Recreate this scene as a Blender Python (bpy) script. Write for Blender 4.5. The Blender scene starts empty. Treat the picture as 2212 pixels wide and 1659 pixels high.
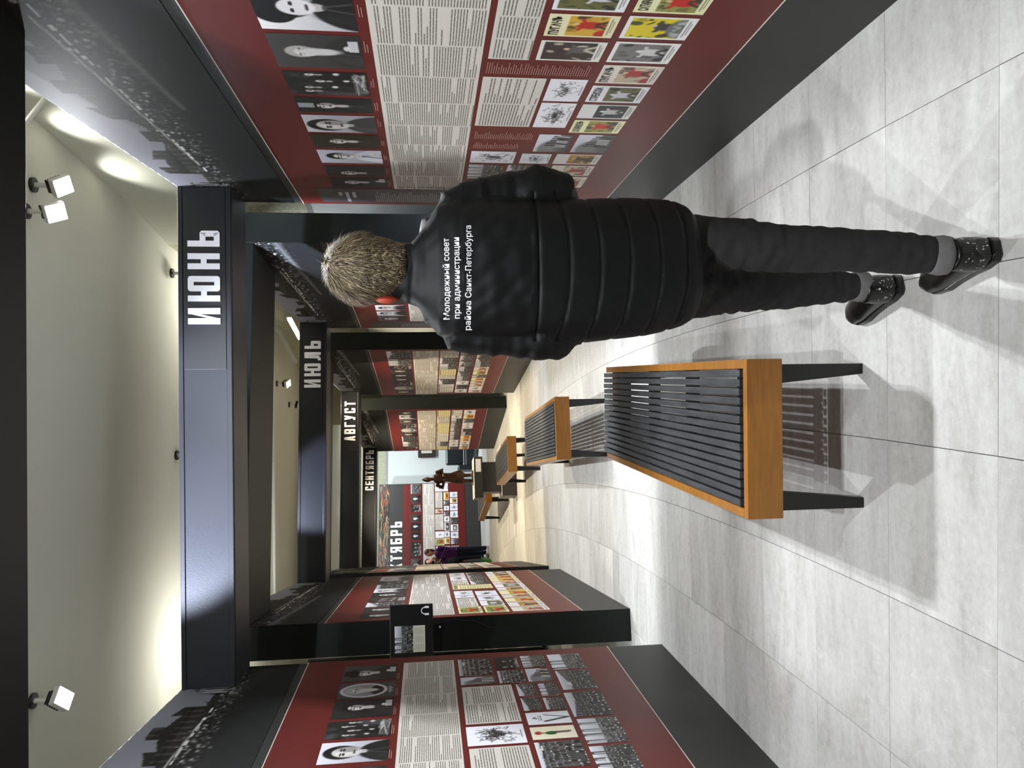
import bpy, bmesh, math, random
import numpy as np
from mathutils import Vector, Matrix, noise
from mathutils.bvhtree import BVHTree
SC = bpy.context.scene
COL = SC.collection
PI = math.pi

# ------------------------------------------------------------------ camera
f_px, H = 1620.0, 1.5
_Y = Vector(((797 - 829.5) / f_px, (922 - 1106) / f_px, 1)).normalized()
_D = Vector((.016, 1, 0)); _D = (_D - _Y * _D.dot(_Y)).normalized()
_X = _D.cross(_Y)
def c2w(v): return Vector((_X.dot(v), _Y.dot(v), -_D.dot(v)))
cam = bpy.data.objects.new('camera', bpy.data.cameras.new('camera'))
COL.objects.link(cam)
ax = c2w(Vector((0, 1, 0))); ay = c2w(Vector((1, 0, 0))); az = -c2w(Vector((0, 0, 1)))
cam.matrix_world = Matrix(((ax.x, ay.x, az.x, 0), (ax.y, ay.y, az.y, 0), (ax.z, ay.z, az.z, H), (0, 0, 0, 1)))
cam.data.sensor_width = 36; cam.data.lens = f_px / 2212 * 36
cam.data.clip_start = .05
SC.camera = cam
# ------------------------------------------------------------------ world and exposure
w = bpy.data.worlds.new('world'); SC.world = w; w.use_nodes = True
w.node_tree.nodes['Background'].inputs[0].default_value = (.9, .95, 1, 1)
w.node_tree.nodes['Background'].inputs[1].default_value = .05
SC.view_settings.view_transform = 'Standard'; SC.view_settings.look = 'None'
SC.view_settings.gamma = 1; SC.view_settings.use_curve_mapping = False
SC.view_settings.exposure = 0.28
COOL = (.93, .97, 1.0); WARM = (1.0, .86, .62); BLUE = (.72, .80, 1.0)
CEIL = 3.85
# seen ceiling spotlights, then unseen lights: x, y, aim point, watts, colour, cone degrees
SPOTS = [
 ((1.33, 4.80), (-.1, 3.0, 0), 150, COOL, 96, 'white square spotlight on the ceiling over the right end of the first lettered beam'),
 ((1.15, 4.72), (-.6, 2.0, 0), 120, COOL, 96, 'glowing white spotlight half hidden behind the black beam edge, top right'),
 ((1.21, 7.28), (.1, 6.5, 0), 150, COOL, 100, 'small white spotlight on ceiling just above the first lettered beam right half'),
 ((-.49, 7.37), (-.3, 6.9, 0), 160, COOL, 104, 'small white spotlight on ceiling above the middle of the first lettered beam'),
 ((.28, 12.15), (-.4, 10.8, 0), 170, WARM, 105, 'far spotlight on the stippled ceiling above the second lettered beam'),
 ((-.06, 13.2), (-.9, 13.6, 0), 170, WARM, 110, 'farther spotlight on the ceiling beside the second lettered beam top'),
 ((-1.75, 4.77), (-.5, 3.6, 0), 110, COOL, 96, 'glowing white spotlight at the ceiling edge over the left display wall'),
 ((-2.45, 2.95), (-.52, 4.44, 2.80), 1700, BLUE, 26, 'hidden spotlight above the left display wall aimed at the lettered beam'),
 ((.35, 3.1), (.7, 4.44, 2.74), 15, BLUE, 60, 'hidden spotlight over the nearest bay aimed at its month sign'),
 ((-.35, 1.5), (-1.63, 3.9, 2.8), 26, COOL, 60, 'hidden light added to brighten the city photograph on the left display wall'),  # unseen fill light added for the left frieze
 ((-.2, .6), (-.2, 3.0, 0), 110, COOL, 105, 'hidden spotlight behind the near black beam over the viewer'),
 ((1.1, .4), (-1.63, 3.6, 1.4), 80, COOL, 70, 'hidden spotlight aimed at the left display wall'),
 ((-1.2, .4), (1.24, 3.4, 1.1), 80, COOL, 66, 'hidden spotlight aimed at the right display wall'),
 ((-1.35, 7.3), (-1.0, 8.25, 2.75), 200, BLUE, 40, 'hidden spotlight of the second bay aimed at its lettered beam'),
 ((-1.2, 11.9), (-1.15, 12.2, 2.75), 14, WARM, 90, 'hidden warm spotlight of the third bay aimed at its lettered beam'),
 ((-1.6, 10.6), (-.6, 9.9, 0), 170, WARM, 105, 'hidden warm spotlight of the third bay aimed at the floor'),
 ((-1.9, 15.2), (-2.0, 15.4, 0), 220, WARM, 115, 'hidden warm spotlight of the fourth bay aimed at the floor'),
 ((-2.6, 18.8), (-3.2, 21.4, 1.2), 200, COOL, 110, 'hidden spotlight aimed at the end wall'),
 ((-.9, 20.4), (-1.6, 23.6, 1.4), 200, (.85, .95, 1.0), 110, 'hidden spotlight aimed at the pale far wall'),
 ((1.52, 8.3), (1.54, 6.0, 2.0), 150, COOL, 100, 'hidden light added to brighten the wall behind the right display walls'),  # unseen light added to lift the stucco in the gap
]
def spot(loc, aim, watts, col, deg, parent=None):
    l = bpy.data.lights.new('spotlight_beam', 'SPOT')
    l.energy = watts; l.color = col; l.spot_size = math.radians(deg); l.spot_blend = .5; l.shadow_soft_size = .035
    o = bpy.data.objects.new('spotlight_beam', l); COL.objects.link(o)
    d = Vector(aim) - Vector(loc)
    o.location = loc; o.rotation_euler = d.to_track_quat('-Z', 'Y').to_euler()
    return o
for s_ in SPOTS: pass
# rectangular area light, used for the added uplights
def area(name, loc, rot, sx, sy, watts, col):
    l = bpy.data.lights.new(name, 'AREA'); l.shape = 'RECTANGLE'; l.size = sx; l.size_y = sy; l.energy = watts; l.color = col
    o = bpy.data.objects.new(name, l); COL.objects.link(o); o.location = loc; o.rotation_euler = rot; return o
WALL_WASH = 26; GAIN = 1.75

# ------------------------------------------------------------------ materials
def lin(c):
    return tuple(((x / 255) / 12.92 if x / 255 <= .04045 else ((x / 255 + .055) / 1.055) ** 2.4) for x in c)
def lin_a(a):
    a = np.clip(a, 0, 1)
    return np.where(a <= .04045, a / 12.92, ((a + .055) / 1.055) ** 2.4)
def mat(name, col, rough=.5, spec=.5, metal=0, emis=0, var=.0, scale=8, stretch=(1, 1, 1), bump=0, bscale=60, col2=None, coat=0):
    m = bpy.data.materials.new(name); m.use_nodes = True
    nt = m.node_tree; N = nt.nodes; L = nt.links; b = N['Principled BSDF']
    c = lin(col); b.inputs['Base Color'].default_value = (*c, 1)
    b.inputs['Roughness'].default_value = rough; b.inputs['Metallic'].default_value = metal
    b.inputs['Specular IOR Level'].default_value = spec
    if coat: b.inputs['Coat Weight'].default_value = coat; b.inputs['Coat Roughness'].default_value = .15
    if emis:
        b.inputs['Emission Color'].default_value = (*c, 1); b.inputs['Emission Strength'].default_value = emis
    tc = N.new('ShaderNodeTexCoord')
    if var or col2:
        mp = N.new('ShaderNodeMapping'); mp.inputs['Scale'].default_value = stretch
        L.new(tc.outputs['Object'], mp.inputs[0])
        no = N.new('ShaderNodeTexNoise'); no.inputs['Scale'].default_value = scale; no.inputs['Detail'].default_value = 6
        no.inputs['Roughness'].default_value = .65
        L.new(mp.outputs[0], no.inputs['Vector'])
        r = N.new('ShaderNodeValToRGB'); r.color_ramp.elements[0].position = .3; r.color_ramp.elements[1].position = .7
        c2 = lin(col2) if col2 else tuple(min(1, x * (1 + var)) for x in c)
        c1 = c if col2 else tuple(x * (1 - var) for x in c)
        r.color_ramp.elements[0].color = (*c1, 1); r.color_ramp.elements[1].color = (*c2, 1)
        L.new(no.outputs[0], r.inputs[0]); L.new(r.outputs[0], b.inputs['Base Color'])
    if bump:
        n2 = N.new('ShaderNodeTexNoise'); n2.inputs['Scale'].default_value = bscale; n2.inputs['Detail'].default_value = 4
        L.new(tc.outputs['Object'], n2.inputs['Vector'])
        bp = N.new('ShaderNodeBump'); bp.inputs['Strength'].default_value = bump; bp.inputs['Distance'].default_value = .004
        L.new(n2.outputs[0], bp.inputs['Height']); L.new(bp.outputs[0], b.inputs['Normal'])
    return m
M = {}
M['board'] = mat('charcoal_board', (44, 45, 43), .48, .35, var=.05, scale=3)
M['beam'] = mat('charcoal_beam', (34, 35, 40), .38, .4, bump=.15, bscale=250)
M['plate'] = mat('sign_plate', (36, 36, 38), .35, .4)
M['pier'] = mat('black_pier', (20, 24, 22), .5, .3)
M['red'] = mat('red_board', (98, 27, 22), .42, .35)
M['edge'] = mat('white_edge', (225, 215, 205), .4)
M['letter'] = mat('white_letter', (250, 250, 255), .5)
M['wall'] = mat('cream_paint', (222, 223, 208), .8, .3, var=.03, scale=2)
M['ceil'] = mat('ceiling_paint', (208, 206, 192), .85, .3, var=.03, scale=.6)
M['white'] = mat('white_panel', (228, 232, 232), .5)
M['stucco'] = mat('stucco', (218, 216, 190), .9, col2=(150, 148, 125), scale=38, bump=.6, bscale=60)
M['trim'] = mat('grey_trim', (160, 162, 160), .5)
M['lamp'] = mat('lamp_glow', (255, 255, 255), .5, emis=6)
M['tube'] = mat('tube_glow', (255, 255, 250), .5, emis=2.5)
M['alu'] = mat('white_metal', (215, 215, 210), .4, metal=.3)
M['blackmetal'] = mat('black_metal', (16, 16, 17), .4)
M['grout'] = mat('grout', (112, 110, 110), .9)
M['sheet'] = mat('cream_sheet', (214, 208, 200), .55)
M['ink'] = mat('ink', (118, 113, 108), .7)
M['caption'] = mat('caption_ink', (168, 120, 112), .7)
M['captionw'] = mat('pale_caption_ink', (175, 170, 172), .7)
M['titlecol'] = mat('title_column', (66, 62, 65), .45)
M['wood'] = mat('bench_wood', (166, 108, 26), .38, .5, col2=(136, 84, 16), scale=5, stretch=(1, 8, 8), coat=.3)
M['slat'] = mat('black_slat', (38, 41, 45), .45, .4, col2=(70, 72, 75), scale=9, stretch=(5, .6, 5))
M['leg'] = mat('black_leg', (12, 12, 12), .35)
M['jacket'] = mat('jacket_nylon', (8, 8.5, 10), .6, .3, bump=.12, bscale=18)
M['jeans'] = mat('grey_denim', (46, 45, 46), .9, .2, col2=(54, 53, 54), scale=30, bump=.3, bscale=300)
M['cuff'] = mat('denim_cuff', (118, 116, 118), .9, var=.1, scale=60)
M['skin'] = mat('skin', (214, 150, 128), .5, var=.05)
M['ear'] = mat('ear_skin', (182, 70, 48), .5)
M['hair'] = mat('hair', (74, 58, 38), .6)
M['darkhair'] = mat('dark_hair', (22, 17, 15), .5)
M['brownhair'] = mat('brown_hair', (62, 40, 24), .5)
M['sock'] = mat('blue_sock', (70, 78, 120), .9)
M['purple'] = mat('purple_wool', (78, 28, 98), .9, var=.15, scale=60, bump=.4, bscale=200)
M['navy'] = mat('navy_cloth', (18, 26, 52), .9)
M['black'] = mat('black_cloth', (14, 15, 17), .9)
M['bronze'] = mat('bronze', (74, 52, 40), .42, metal=.6, var=.25, scale=9, bump=.3, bscale=30)
M['teal'] = mat('black_leather', (16, 26, 32), .35)
M['green'] = mat('green_plastic', (32, 110, 22), .45)
M['glass'] = mat('screen_glass', (12, 13, 15), .08, .6)
M['chrome'] = mat('chrome', (210, 210, 215), .15, metal=1)
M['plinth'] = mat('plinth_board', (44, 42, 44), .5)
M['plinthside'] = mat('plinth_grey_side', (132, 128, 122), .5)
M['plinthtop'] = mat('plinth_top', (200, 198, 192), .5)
M['paper'] = mat('paper', (236, 236, 240), .6)
M['base'] = mat('dark_speckled_base', (20, 20, 20), .5, col2=(60, 58, 55), scale=45)
M['frame'] = mat('dark_frame', (48, 38, 30), .4)
M['shoe'] = mat('black_shoe_glints', (13, 13, 13), .35)

def hair_mat():
    m = mat('blond_strands', (120, 98, 68), .6, .35)
    nt = m.node_tree; N = nt.nodes; L = nt.links
    a = N.new('ShaderNodeAttribute'); a.attribute_name = 'Col'
    L.new(a.outputs['Color'], N['Principled BSDF'].inputs['Base Color']); return m
M['strand'] = hair_mat()
def print_mat(name, rough):
    m = bpy.data.materials.new(name); m.use_nodes = True
    nt = m.node_tree; b = nt.nodes['Principled BSDF']; a = nt.nodes.new('ShaderNodeAttribute'); a.attribute_name = 'Col'
    nt.links.new(a.outputs['Color'], b.inputs['Base Color']); b.inputs['Roughness'].default_value = rough
    b.inputs['Specular IOR Level'].default_value = .35
    return m
M['print'] = print_mat('printed_photo', .42)
M['frz'] = print_mat('printed_frieze', .65); M['frz'].node_tree.nodes['Principled BSDF'].inputs['Specular IOR Level'].default_value = .15
def shoe_mat():
    m = M['shoe']; nt = m.node_tree; N = nt.nodes; L = nt.links; b = N['Principled BSDF']
    tc = N.new('ShaderNodeTexCoord'); v = N.new('ShaderNodeTexNoise'); v.inputs['Scale'].default_value = 105; v.inputs['Detail'].default_value = 3
    L.new(tc.outputs['Object'], v.inputs['Vector'])
    r = N.new('ShaderNodeValToRGB'); r.color_ramp.elements[0].position = .64; r.color_ramp.elements[1].position = .66
    r.color_ramp.elements[0].color = (.006, .006, .006, 1); r.color_ramp.elements[1].color = (.75, .73, .6, 1)  # pale noise specks paint highlights into the glossy heel colour
    L.new(v.outputs[0], r.inputs[0])
    L.new(r.outputs[0], b.inputs['Base Color'])
    return m
M['heel_glints'] = shoe_mat(); M['shoe2'] = mat('plain_black_shoe', (12, 12, 12), .3)
def tile_mat():
    m = bpy.data.materials.new('stone_tile'); m.use_nodes = True
    nt = m.node_tree; N = nt.nodes; L = nt.links; b = N['Principled BSDF']
    tc = N.new('ShaderNodeTexCoord'); oi = N.new('ShaderNodeObjectInfo')
    geo = N.new('ShaderNodeNewGeometry')
    def mathn(op, a, bb):
        n = N.new('ShaderNodeMath'); n.operation = op
        for i, q in enumerate((a, bb)):
            if hasattr(q, 'links'): L.new(q, n.inputs[i])
            else: n.inputs[i].default_value = q
        return n.outputs[0]
    off = N.new('ShaderNodeVectorMath'); off.operation = 'ADD'
    cmb = N.new('ShaderNodeCombineXYZ')
    L.new(mathn('MULTIPLY', oi.outputs['Random'], 37.0), cmb.inputs[2])
    L.new(geo.outputs['Position'], off.inputs[0]); L.new(cmb.outputs[0], off.inputs[1])
    mp = N.new('ShaderNodeMapping'); mp.inputs['Scale'].default_value = (.8, 3.2, 1); mp.inputs['Rotation'].default_value = (0, 0, .12)
    L.new(off.outputs[0], mp.inputs[0])
    n1 = N.new('ShaderNodeTexNoise'); n1.inputs['Scale'].default_value = 3.0; n1.inputs['Detail'].default_value = 10; n1.inputs['Roughness'].default_value = .66; n1.inputs['Distortion'].default_value = .5
    L.new(mp.outputs[0], n1.inputs['Vector'])
    n2 = N.new('ShaderNodeTexNoise'); n2.inputs['Scale'].default_value = 34; n2.inputs['Detail'].default_value = 6; n2.inputs['Roughness'].default_value = .7
    L.new(off.outputs[0], n2.inputs['Vector'])
    r = N.new('ShaderNodeValToRGB'); e = r.color_ramp.elements
    e[0].position = .30; e[0].color = (*lin((163, 160, 154)), 1); e[1].position = .62; e[1].color = (*lin((208, 207, 204)), 1)
    k = e.new(.46); k.color = (*lin((191, 189, 185)), 1)
    L.new(mathn('ADD', mathn('MULTIPLY', n1.outputs[0], .62), mathn('MULTIPLY', n2.outputs[0], .38)), r.inputs[0])
    # thin pale scratches
    n3 = N.new('ShaderNodeTexNoise'); n3.inputs['Scale'].default_value = 2.2; n3.inputs['Distortion'].default_value = 2.5; n3.inputs['Detail'].default_value = 2
    L.new(off.outputs[0], n3.inputs['Vector'])
    d = mathn('ABSOLUTE', mathn('SUBTRACT', n3.outputs[0], .5), 0)
    r3 = N.new('ShaderNodeValToRGB'); r3.color_ramp.elements[0].position = .0; r3.color_ramp.elements[1].position = .0035
    r3.color_ramp.elements[0].color = (.35, .35, .35, 1); r3.color_ramp.elements[1].color = (0, 0, 0, 1)
    L.new(d, r3.inputs[0])
    mx = N.new('ShaderNodeMix'); mx.data_type = 'RGBA'; L.new(r3.outputs[0], mx.inputs['Factor'])
    hs = N.new('ShaderNodeHueSaturation'); L.new(r.outputs[0], hs.inputs['Color'])
    L.new(mathn('ADD', mathn('MULTIPLY', oi.outputs['Random'], .17), .97), hs.inputs['Value'])
    L.new(hs.outputs[0], mx.inputs['A']); mx.inputs['B'].default_value = (.74, .74, .73, 1)
    L.new(mx.outputs['Result'], b.inputs['Base Color'])
    b.inputs['Roughness'].default_value = .55; b.inputs['Specular IOR Level'].default_value = .4
    bp = N.new('ShaderNodeBump'); bp.inputs['Strength'].default_value = .25; bp.inputs['Distance'].default_value = .003
    L.new(n2.outputs[0], bp.inputs['Height']); L.new(bp.outputs[0], b.inputs['Normal'])
    return m
M['tile'] = tile_mat()

# ------------------------------------------------------------------ helpers
class MB:
    def __init__(s): s.v = []; s.f = []; s.m = []
    def quad(s, pts, mi=0):
        n = len(s.v); s.v += [tuple(p) for p in pts]; s.f.append(tuple(range(n, n + len(pts)))); s.m.append(mi)
    def box(s, x0, x1, y0, y1, z0, z1, mi=0, ms=None):
        n = len(s.v); s.v += [(x, y, z) for z in (z0, z1) for y in (y0, y1) for x in (x0, x1)]
        F = [(0, 2, 3, 1), (4, 5, 7, 6), (0, 1, 5, 4), (2, 6, 7, 3), (0, 4, 6, 2), (1, 3, 7, 5)]
        for i, q in enumerate(F): s.f.append(tuple(n + a for a in q)); s.m.append(ms[i] if ms else mi)
    def hexa(s, P, mi=0):  # 8 points ordered like box
        n = len(s.v); s.v += [tuple(p) for p in P]
        for q in [(0, 2, 3, 1), (4, 5, 7, 6), (0, 1, 5, 4), (2, 6, 7, 3), (0, 4, 6, 2), (1, 3, 7, 5)]:
            s.f.append(tuple(n + a for a in q)); s.m.append(mi)
    def prism(s, poly, z0, z1, mi=0, axis='z'):
        n = len(s.v); k = len(poly)
        def P(a, b, c): return (a, b, c) if axis == 'z' else ((a, c, b) if axis == 'y' else (c, a, b))
        s.v += [P(a, b, z0) for a, b in poly] + [P(a, b, z1) for a, b in poly]
        s.f.append(tuple(reversed(range(n, n + k)))); s.m.append(mi)
        s.f.append(tuple(range(n + k, n + 2 * k))); s.m.append(mi)
        for i in range(k):
            j = (i + 1) % k; s.f.append((n + i, n + j, n + k + j, n + k + i)); s.m.append(mi)
    def tube(s, pts, rad, seg=12, mi=0, cap=True):
        """pts list of Vector, rad list of (a, b) or float; rings square to the path, a along world-x like side axis"""
        pts = [Vector(p) for p in pts]; n0 = len(s.v)
        for i, p in enumerate(pts):
            d = (pts[min(i + 1, len(pts) - 1)] - pts[max(i - 1, 0)]).normalized()
            ref = Vector((1, 0, 0)) if abs(d.x) < .8 else Vector((0, 1, 0))
            v = d.cross(ref).normalized(); u = v.cross(d).normalized()
            r = rad[i] if hasattr(rad, '__len__') else rad
            a, b = r if hasattr(r, '__len__') else (r, r)
            for k in range(seg):
                t = 2 * PI * k / seg; s.v.append(tuple(p + u * (a * math.cos(t)) + v * (b * math.sin(t))))
        for i in range(len(pts) - 1):
            for k in range(seg):
                j = (k + 1) % seg
                s.f.append((n0 + i * seg + k, n0 + i * seg + j, n0 + (i + 1) * seg + j, n0 + (i + 1) * seg + k)); s.m.append(mi)
        if cap:
            s.f.append(tuple(reversed(range(n0, n0 + seg)))); s.m.append(mi)
            e = n0 + (len(pts) - 1) * seg; s.f.append(tuple(range(e, e + seg))); s.m.append(mi)
    def ellip(s, c, r, seg=16, rings=10, mi=0, rot=None):
        c = Vector(c); n0 = len(s.v); R = rot or Matrix.Identity(3)
        s.v.append(tuple(c + R @ Vector((0, 0, r[2]))))
        for i in range(1, rings):
            ph = PI * i / rings
            for k in range(seg):
                t = 2 * PI * k / seg
                s.v.append(tuple(c + R @ Vector((r[0] * math.sin(ph) * math.cos(t), r[1] * math.sin(ph) * math.sin(t), r[2] * math.cos(ph)))))
        s.v.append(tuple(c + R @ Vector((0, 0, -r[2])))); e = len(s.v) - 1
        for k in range(seg):
            j = (k + 1) % seg
            s.f.append((n0, n0 + 1 + k, n0 + 1 + j)); s.m.append(mi)
            for i in range(rings - 2):
                a = n0 + 1 + i * seg; s.f.append((a + k, a + seg + k, a + seg + j, a + j)); s.m.append(mi)
            a = n0 + 1 + (rings - 2) * seg; s.f.append((e, a + j, a + k)); s.m.append(mi)
    def mesh(s, name, mats):
        me = bpy.data.meshes.new(name); me.from_pydata(s.v, [], s.f)
        for m in (mats if isinstance(mats, (list, tuple)) else [mats]): me.materials.append(M[m] if isinstance(m, str) else m)
        me.polygons.foreach_set('material_index', s.m); me.update(); return me
    def build(s, name, mats, parent=None, smooth=False, bevel=0, loc=None):
        me = s.mesh(name, mats); o = bpy.data.objects.new(name, me); COL.objects.link(o); o.parent = parent
        if smooth: me.polygons.foreach_set('use_smooth', [True] * len(me.polygons))
        if bevel:
            b = o.modifiers.new('b', 'BEVEL'); b.width = bevel; b.segments = 2; b.limit_method = 'ANGLE'
        if loc: o.location = loc
        return o
def tag(o, label=None, cat=None, group=None, kind=None):
    if label: o['label'] = label
    if cat: o['category'] = cat
    if group: o['group'] = group
    if kind: o['kind'] = kind
    return o
def thing(name, label, cat, loc=(0, 0, 0), rz=0, group=None):
    o = bpy.data.objects.new(name, None); COL.objects.link(o); o.location = loc; o.rotation_euler = (0, 0, rz)
    o.empty_display_size = .1
    return tag(o, label, cat, group)
def local(root, child_world_obj):  # re-express a mesh built in world coordinates under root
    child_world_obj.parent = root
    mw = Matrix.LocRotScale(root.location, root.rotation_euler, None).inverted()
    child_world_obj.matrix_parent_inverse = mw
    return child_world_obj
def remesh(mb, name, mats, voxel, root, smooth_it=3, disp=None, matfn=None):
    """join overlapping closed shapes into one continuous skin"""
    me = mb.mesh(name + '_src', mats if isinstance(mats, (list, tuple)) else [mats])
    o = bpy.data.objects.new(name, me); COL.objects.link(o)
    r = o.modifiers.new('r', 'REMESH'); r.mode = 'VOXEL'; r.voxel_size = voxel
    s = o.modifiers.new('s', 'SMOOTH'); s.iterations = smooth_it; s.factor = .5
    bpy.context.view_layer.update()
    dg = bpy.context.evaluated_depsgraph_get()
    m2 = bpy.data.meshes.new_from_object(o.evaluated_get(dg)); m2.name = name
    o.modifiers.clear(); o.data = m2
    m2.materials.clear()
    for m in (mats if isinstance(mats, (list, tuple)) else [mats]): m2.materials.append(M[m])
    if disp:
        nr = [v.normal.copy() for v in m2.vertices]
        for v, n in zip(m2.vertices, nr): v.co = v.co + n * disp(v.co, n)
    if matfn:
        for p in m2.polygons: p.material_index = matfn(p.center, p.normal)
    else:
        m2.polygons.foreach_set('material_index', [0] * len(m2.polygons))
    m2.polygons.foreach_set('use_smooth', [True] * len(m2.polygons)); m2.update()
    return local(root, o)

# ------------------------------------------------------------------ setting: floor of stone tiles laid in concentric arcs
RC = Vector((-38.657, 3.4)); R0 = 38.0      # centre and radius of the joint left of the nearest bench
floor = MB()
floor.quad([(-9, -5, -.012), (4, -5, -.012), (4, 27, -.012), (-9, 27, -.012)])
floor.quad([(-9, -5, -.1), (-9, 27, -.1), (4, 27, -.1), (4, -5, -.1)])
floor = tag(floor.build('floor', 'grout'), kind='structure')
random.seed(5)
def arc_pt(r, a): return (RC.x + r * math.cos(a), RC.y + r * math.sin(a))
dA = .4715 / R0
def tile_quad(i, j, g=.0013):
    r0 = R0 + i * .513 + g; r1 = r0 + .513 - 2 * g; ga = .0007
    a0 = (-1.549 + j * .4715 + ga) / R0; a1 = a0 + (.4715 - 2 * ga) / R0
    return [arc_pt(r0, a0), arc_pt(r1, a0), arc_pt(r1, a1), arc_pt(r0, a1)]
cells = []
for j in range(-7, 60):
    for i in range(-12, 7):
        q = tile_quad(i, j); cx = sum(p[0] for p in q) / 4; cy = sum(p[1] for p in q) / 4
        xr = 1.9 - max(0, cy - 4) ** 1.5 * .035; xl = -3.6 - max(0, cy - 4) * .2
        if xl < cx < xr and cy < 24.6: cells.append((cy, cx, q))
vis = [c for c in cells if c[0] > 1.2 and c[1] > -2.5 - max(0, c[0] - 5) * .18 and c[1] < 1.45 - max(0, c[0] - 4) * .03]
vis.sort(key=lambda c: c[0]); vis = vis[:290]; vs = set(id(c) for c in vis)
rest = MB()
for c in cells:
    if id(c) in vs:
        b = MB(); cx, cy = c[1], c[0]; k = random.uniform(-.0004, .0004)
        b.prism([(p[0] - cx, p[1] - cy) for p in c[2]], -.012, k)
        o = b.build('tile', 'tile', floor); o.location = (cx, cy, 0)
    else: rest.prism(c[2], -.012, 0)
tag(rest.build('distant_tiles', 'tile', floor), kind='stuff')

# ------------------------------------------------------------------ outer walls and ceiling
def wall_run(name, pts, bands, flip=1, th=.12):
    o = MB()
    mats = []
    for (x0, y0), (x1, y1) in zip(pts[:-1], pts[1:]):
        d = Vector((x1 - x0, y1 - y0)).normalized(); n = Vector((d.y, -d.x)) * flip * th
        for z0, z1, m in bands((y0 + y1) / 2):
            if m not in mats: mats.append(m)
            P = [(x0, y0, z0), (x1, y1, z0), (x0 + n.x, y0 + n.y, z0), (x1 + n.x, y1 + n.y, z0)]
            P += [(a, b, z1) for a, b, c in P]
            o.hexa(P, mats.index(m))
    return tag(o.build(name, mats), kind='structure')
right = [(1.80, -4), (1.74, 4.9), (1.62, 6.2), (1.46, 7.2), (1.36, 9.0), (1.14, 12.3), (.72, 13.8), (.1, 15.5), (-.55, 17.3), (-.55, 25.2)]
wall_right = wall_run('wall_right', right, lambda y: [(0, CEIL, 'wall')] if y < 4.9 else [(0, 2.42, 'white'), (2.42, 2.47, 'trim'), (2.47, 3.12, 'stucco'), (3.12, CEIL, 'wall')] if y < 7.5 else [(0, 2.42, 'white'), (2.42, 2.47, 'trim'), (2.47, CEIL, 'stucco')])
left = [(-3.5, -4), (-3.5, 5), (-3.75, 9), (-4.6, 13), (-5.9, 17), (-7.6, 21), (-8.4, 25)]
wall_run('wall_left', left, lambda y: [(0, CEIL, 'wall')], flip=-1)
wall_run('wall_back', [(-8.4, 21.6), (.2, 25.1)], lambda y: [(0, 2.75, 'white'), (2.75, 2.82, 'trim'), (2.82, CEIL, 'stucco')], flip=-1)
wall_run('wall_front', [(-3.6, -4), (1.9, -4)], lambda y: [(0, CEIL, 'wall')], flip=1)
c = MB(); c.prism([(-9, -4.2), (2.2, -4.2), (2.2, 27), (-9, 27)], CEIL, CEIL + .1)
ceiling = tag(c.build('ceiling', 'ceil'), kind='structure')
# trims: crown line and ceiling seams
t = MB()
for (x0, y0), (x1, y1) in zip(right[4:6], right[5:7]):
    d = Vector((x1 - x0, y1 - y0)).normalized(); n = Vector((-d.y, d.x)) * .05
    P = [(x0, y0, CEIL - .05), (x1, y1, CEIL - .05), (x0 + n.x, y0 + n.y, CEIL - .05), (x1 + n.x, y1 + n.y, CEIL - .05)]
    t.hexa(P + [(a, b, CEIL) for a, b, c_ in P])
tag(t.build('trim_1', 'white'), kind='structure')
# a shallow bulkhead seam across the ceiling
t = MB(); t.box(-3.0, 1.9, 11.75, 11.80, CEIL - .03, CEIL); tag(t.build('trim_2', 'white'), kind='structure')

# linear lamp on the right wall over the second display wall
lt = thing('linear_lamp', 'straight glowing white tube lamp high on the stippled wall above the ИЮЛЬ beam', 'lamp', (1.15, 10.75, 3.4), 0)
a = MB(); a.box(-.022, .022, 0, .9, -.022, .022); a.build('tube', 'tube', lt, bevel=.008)
a = MB(); a.box(.02, .035, -.02, .92, -.04, .04); a.build('housing', 'alu', lt)
lt.rotation_euler = (0, 0, math.atan2(.203, .87))

# crossing white cable tray near the near right ceiling corner
tp = thing('ceiling_pipe', 'pale grey pipe slanting under the ceiling beside the near end of the right display wall', 'pipe', (1.54, 4.29, 3.62))
a = MB(); a.tube([(.17, .05, -.085), (0, 0, 0), (-.22, -.07, .11)], .014, 10); a.build('tube', 'alu', tp, smooth=True)
a = MB(); a.tube([(-.2, -.04, .06), (-.2, -.04, .30)], .006, 6); a.build('hanger', 'alu', tp)

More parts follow.
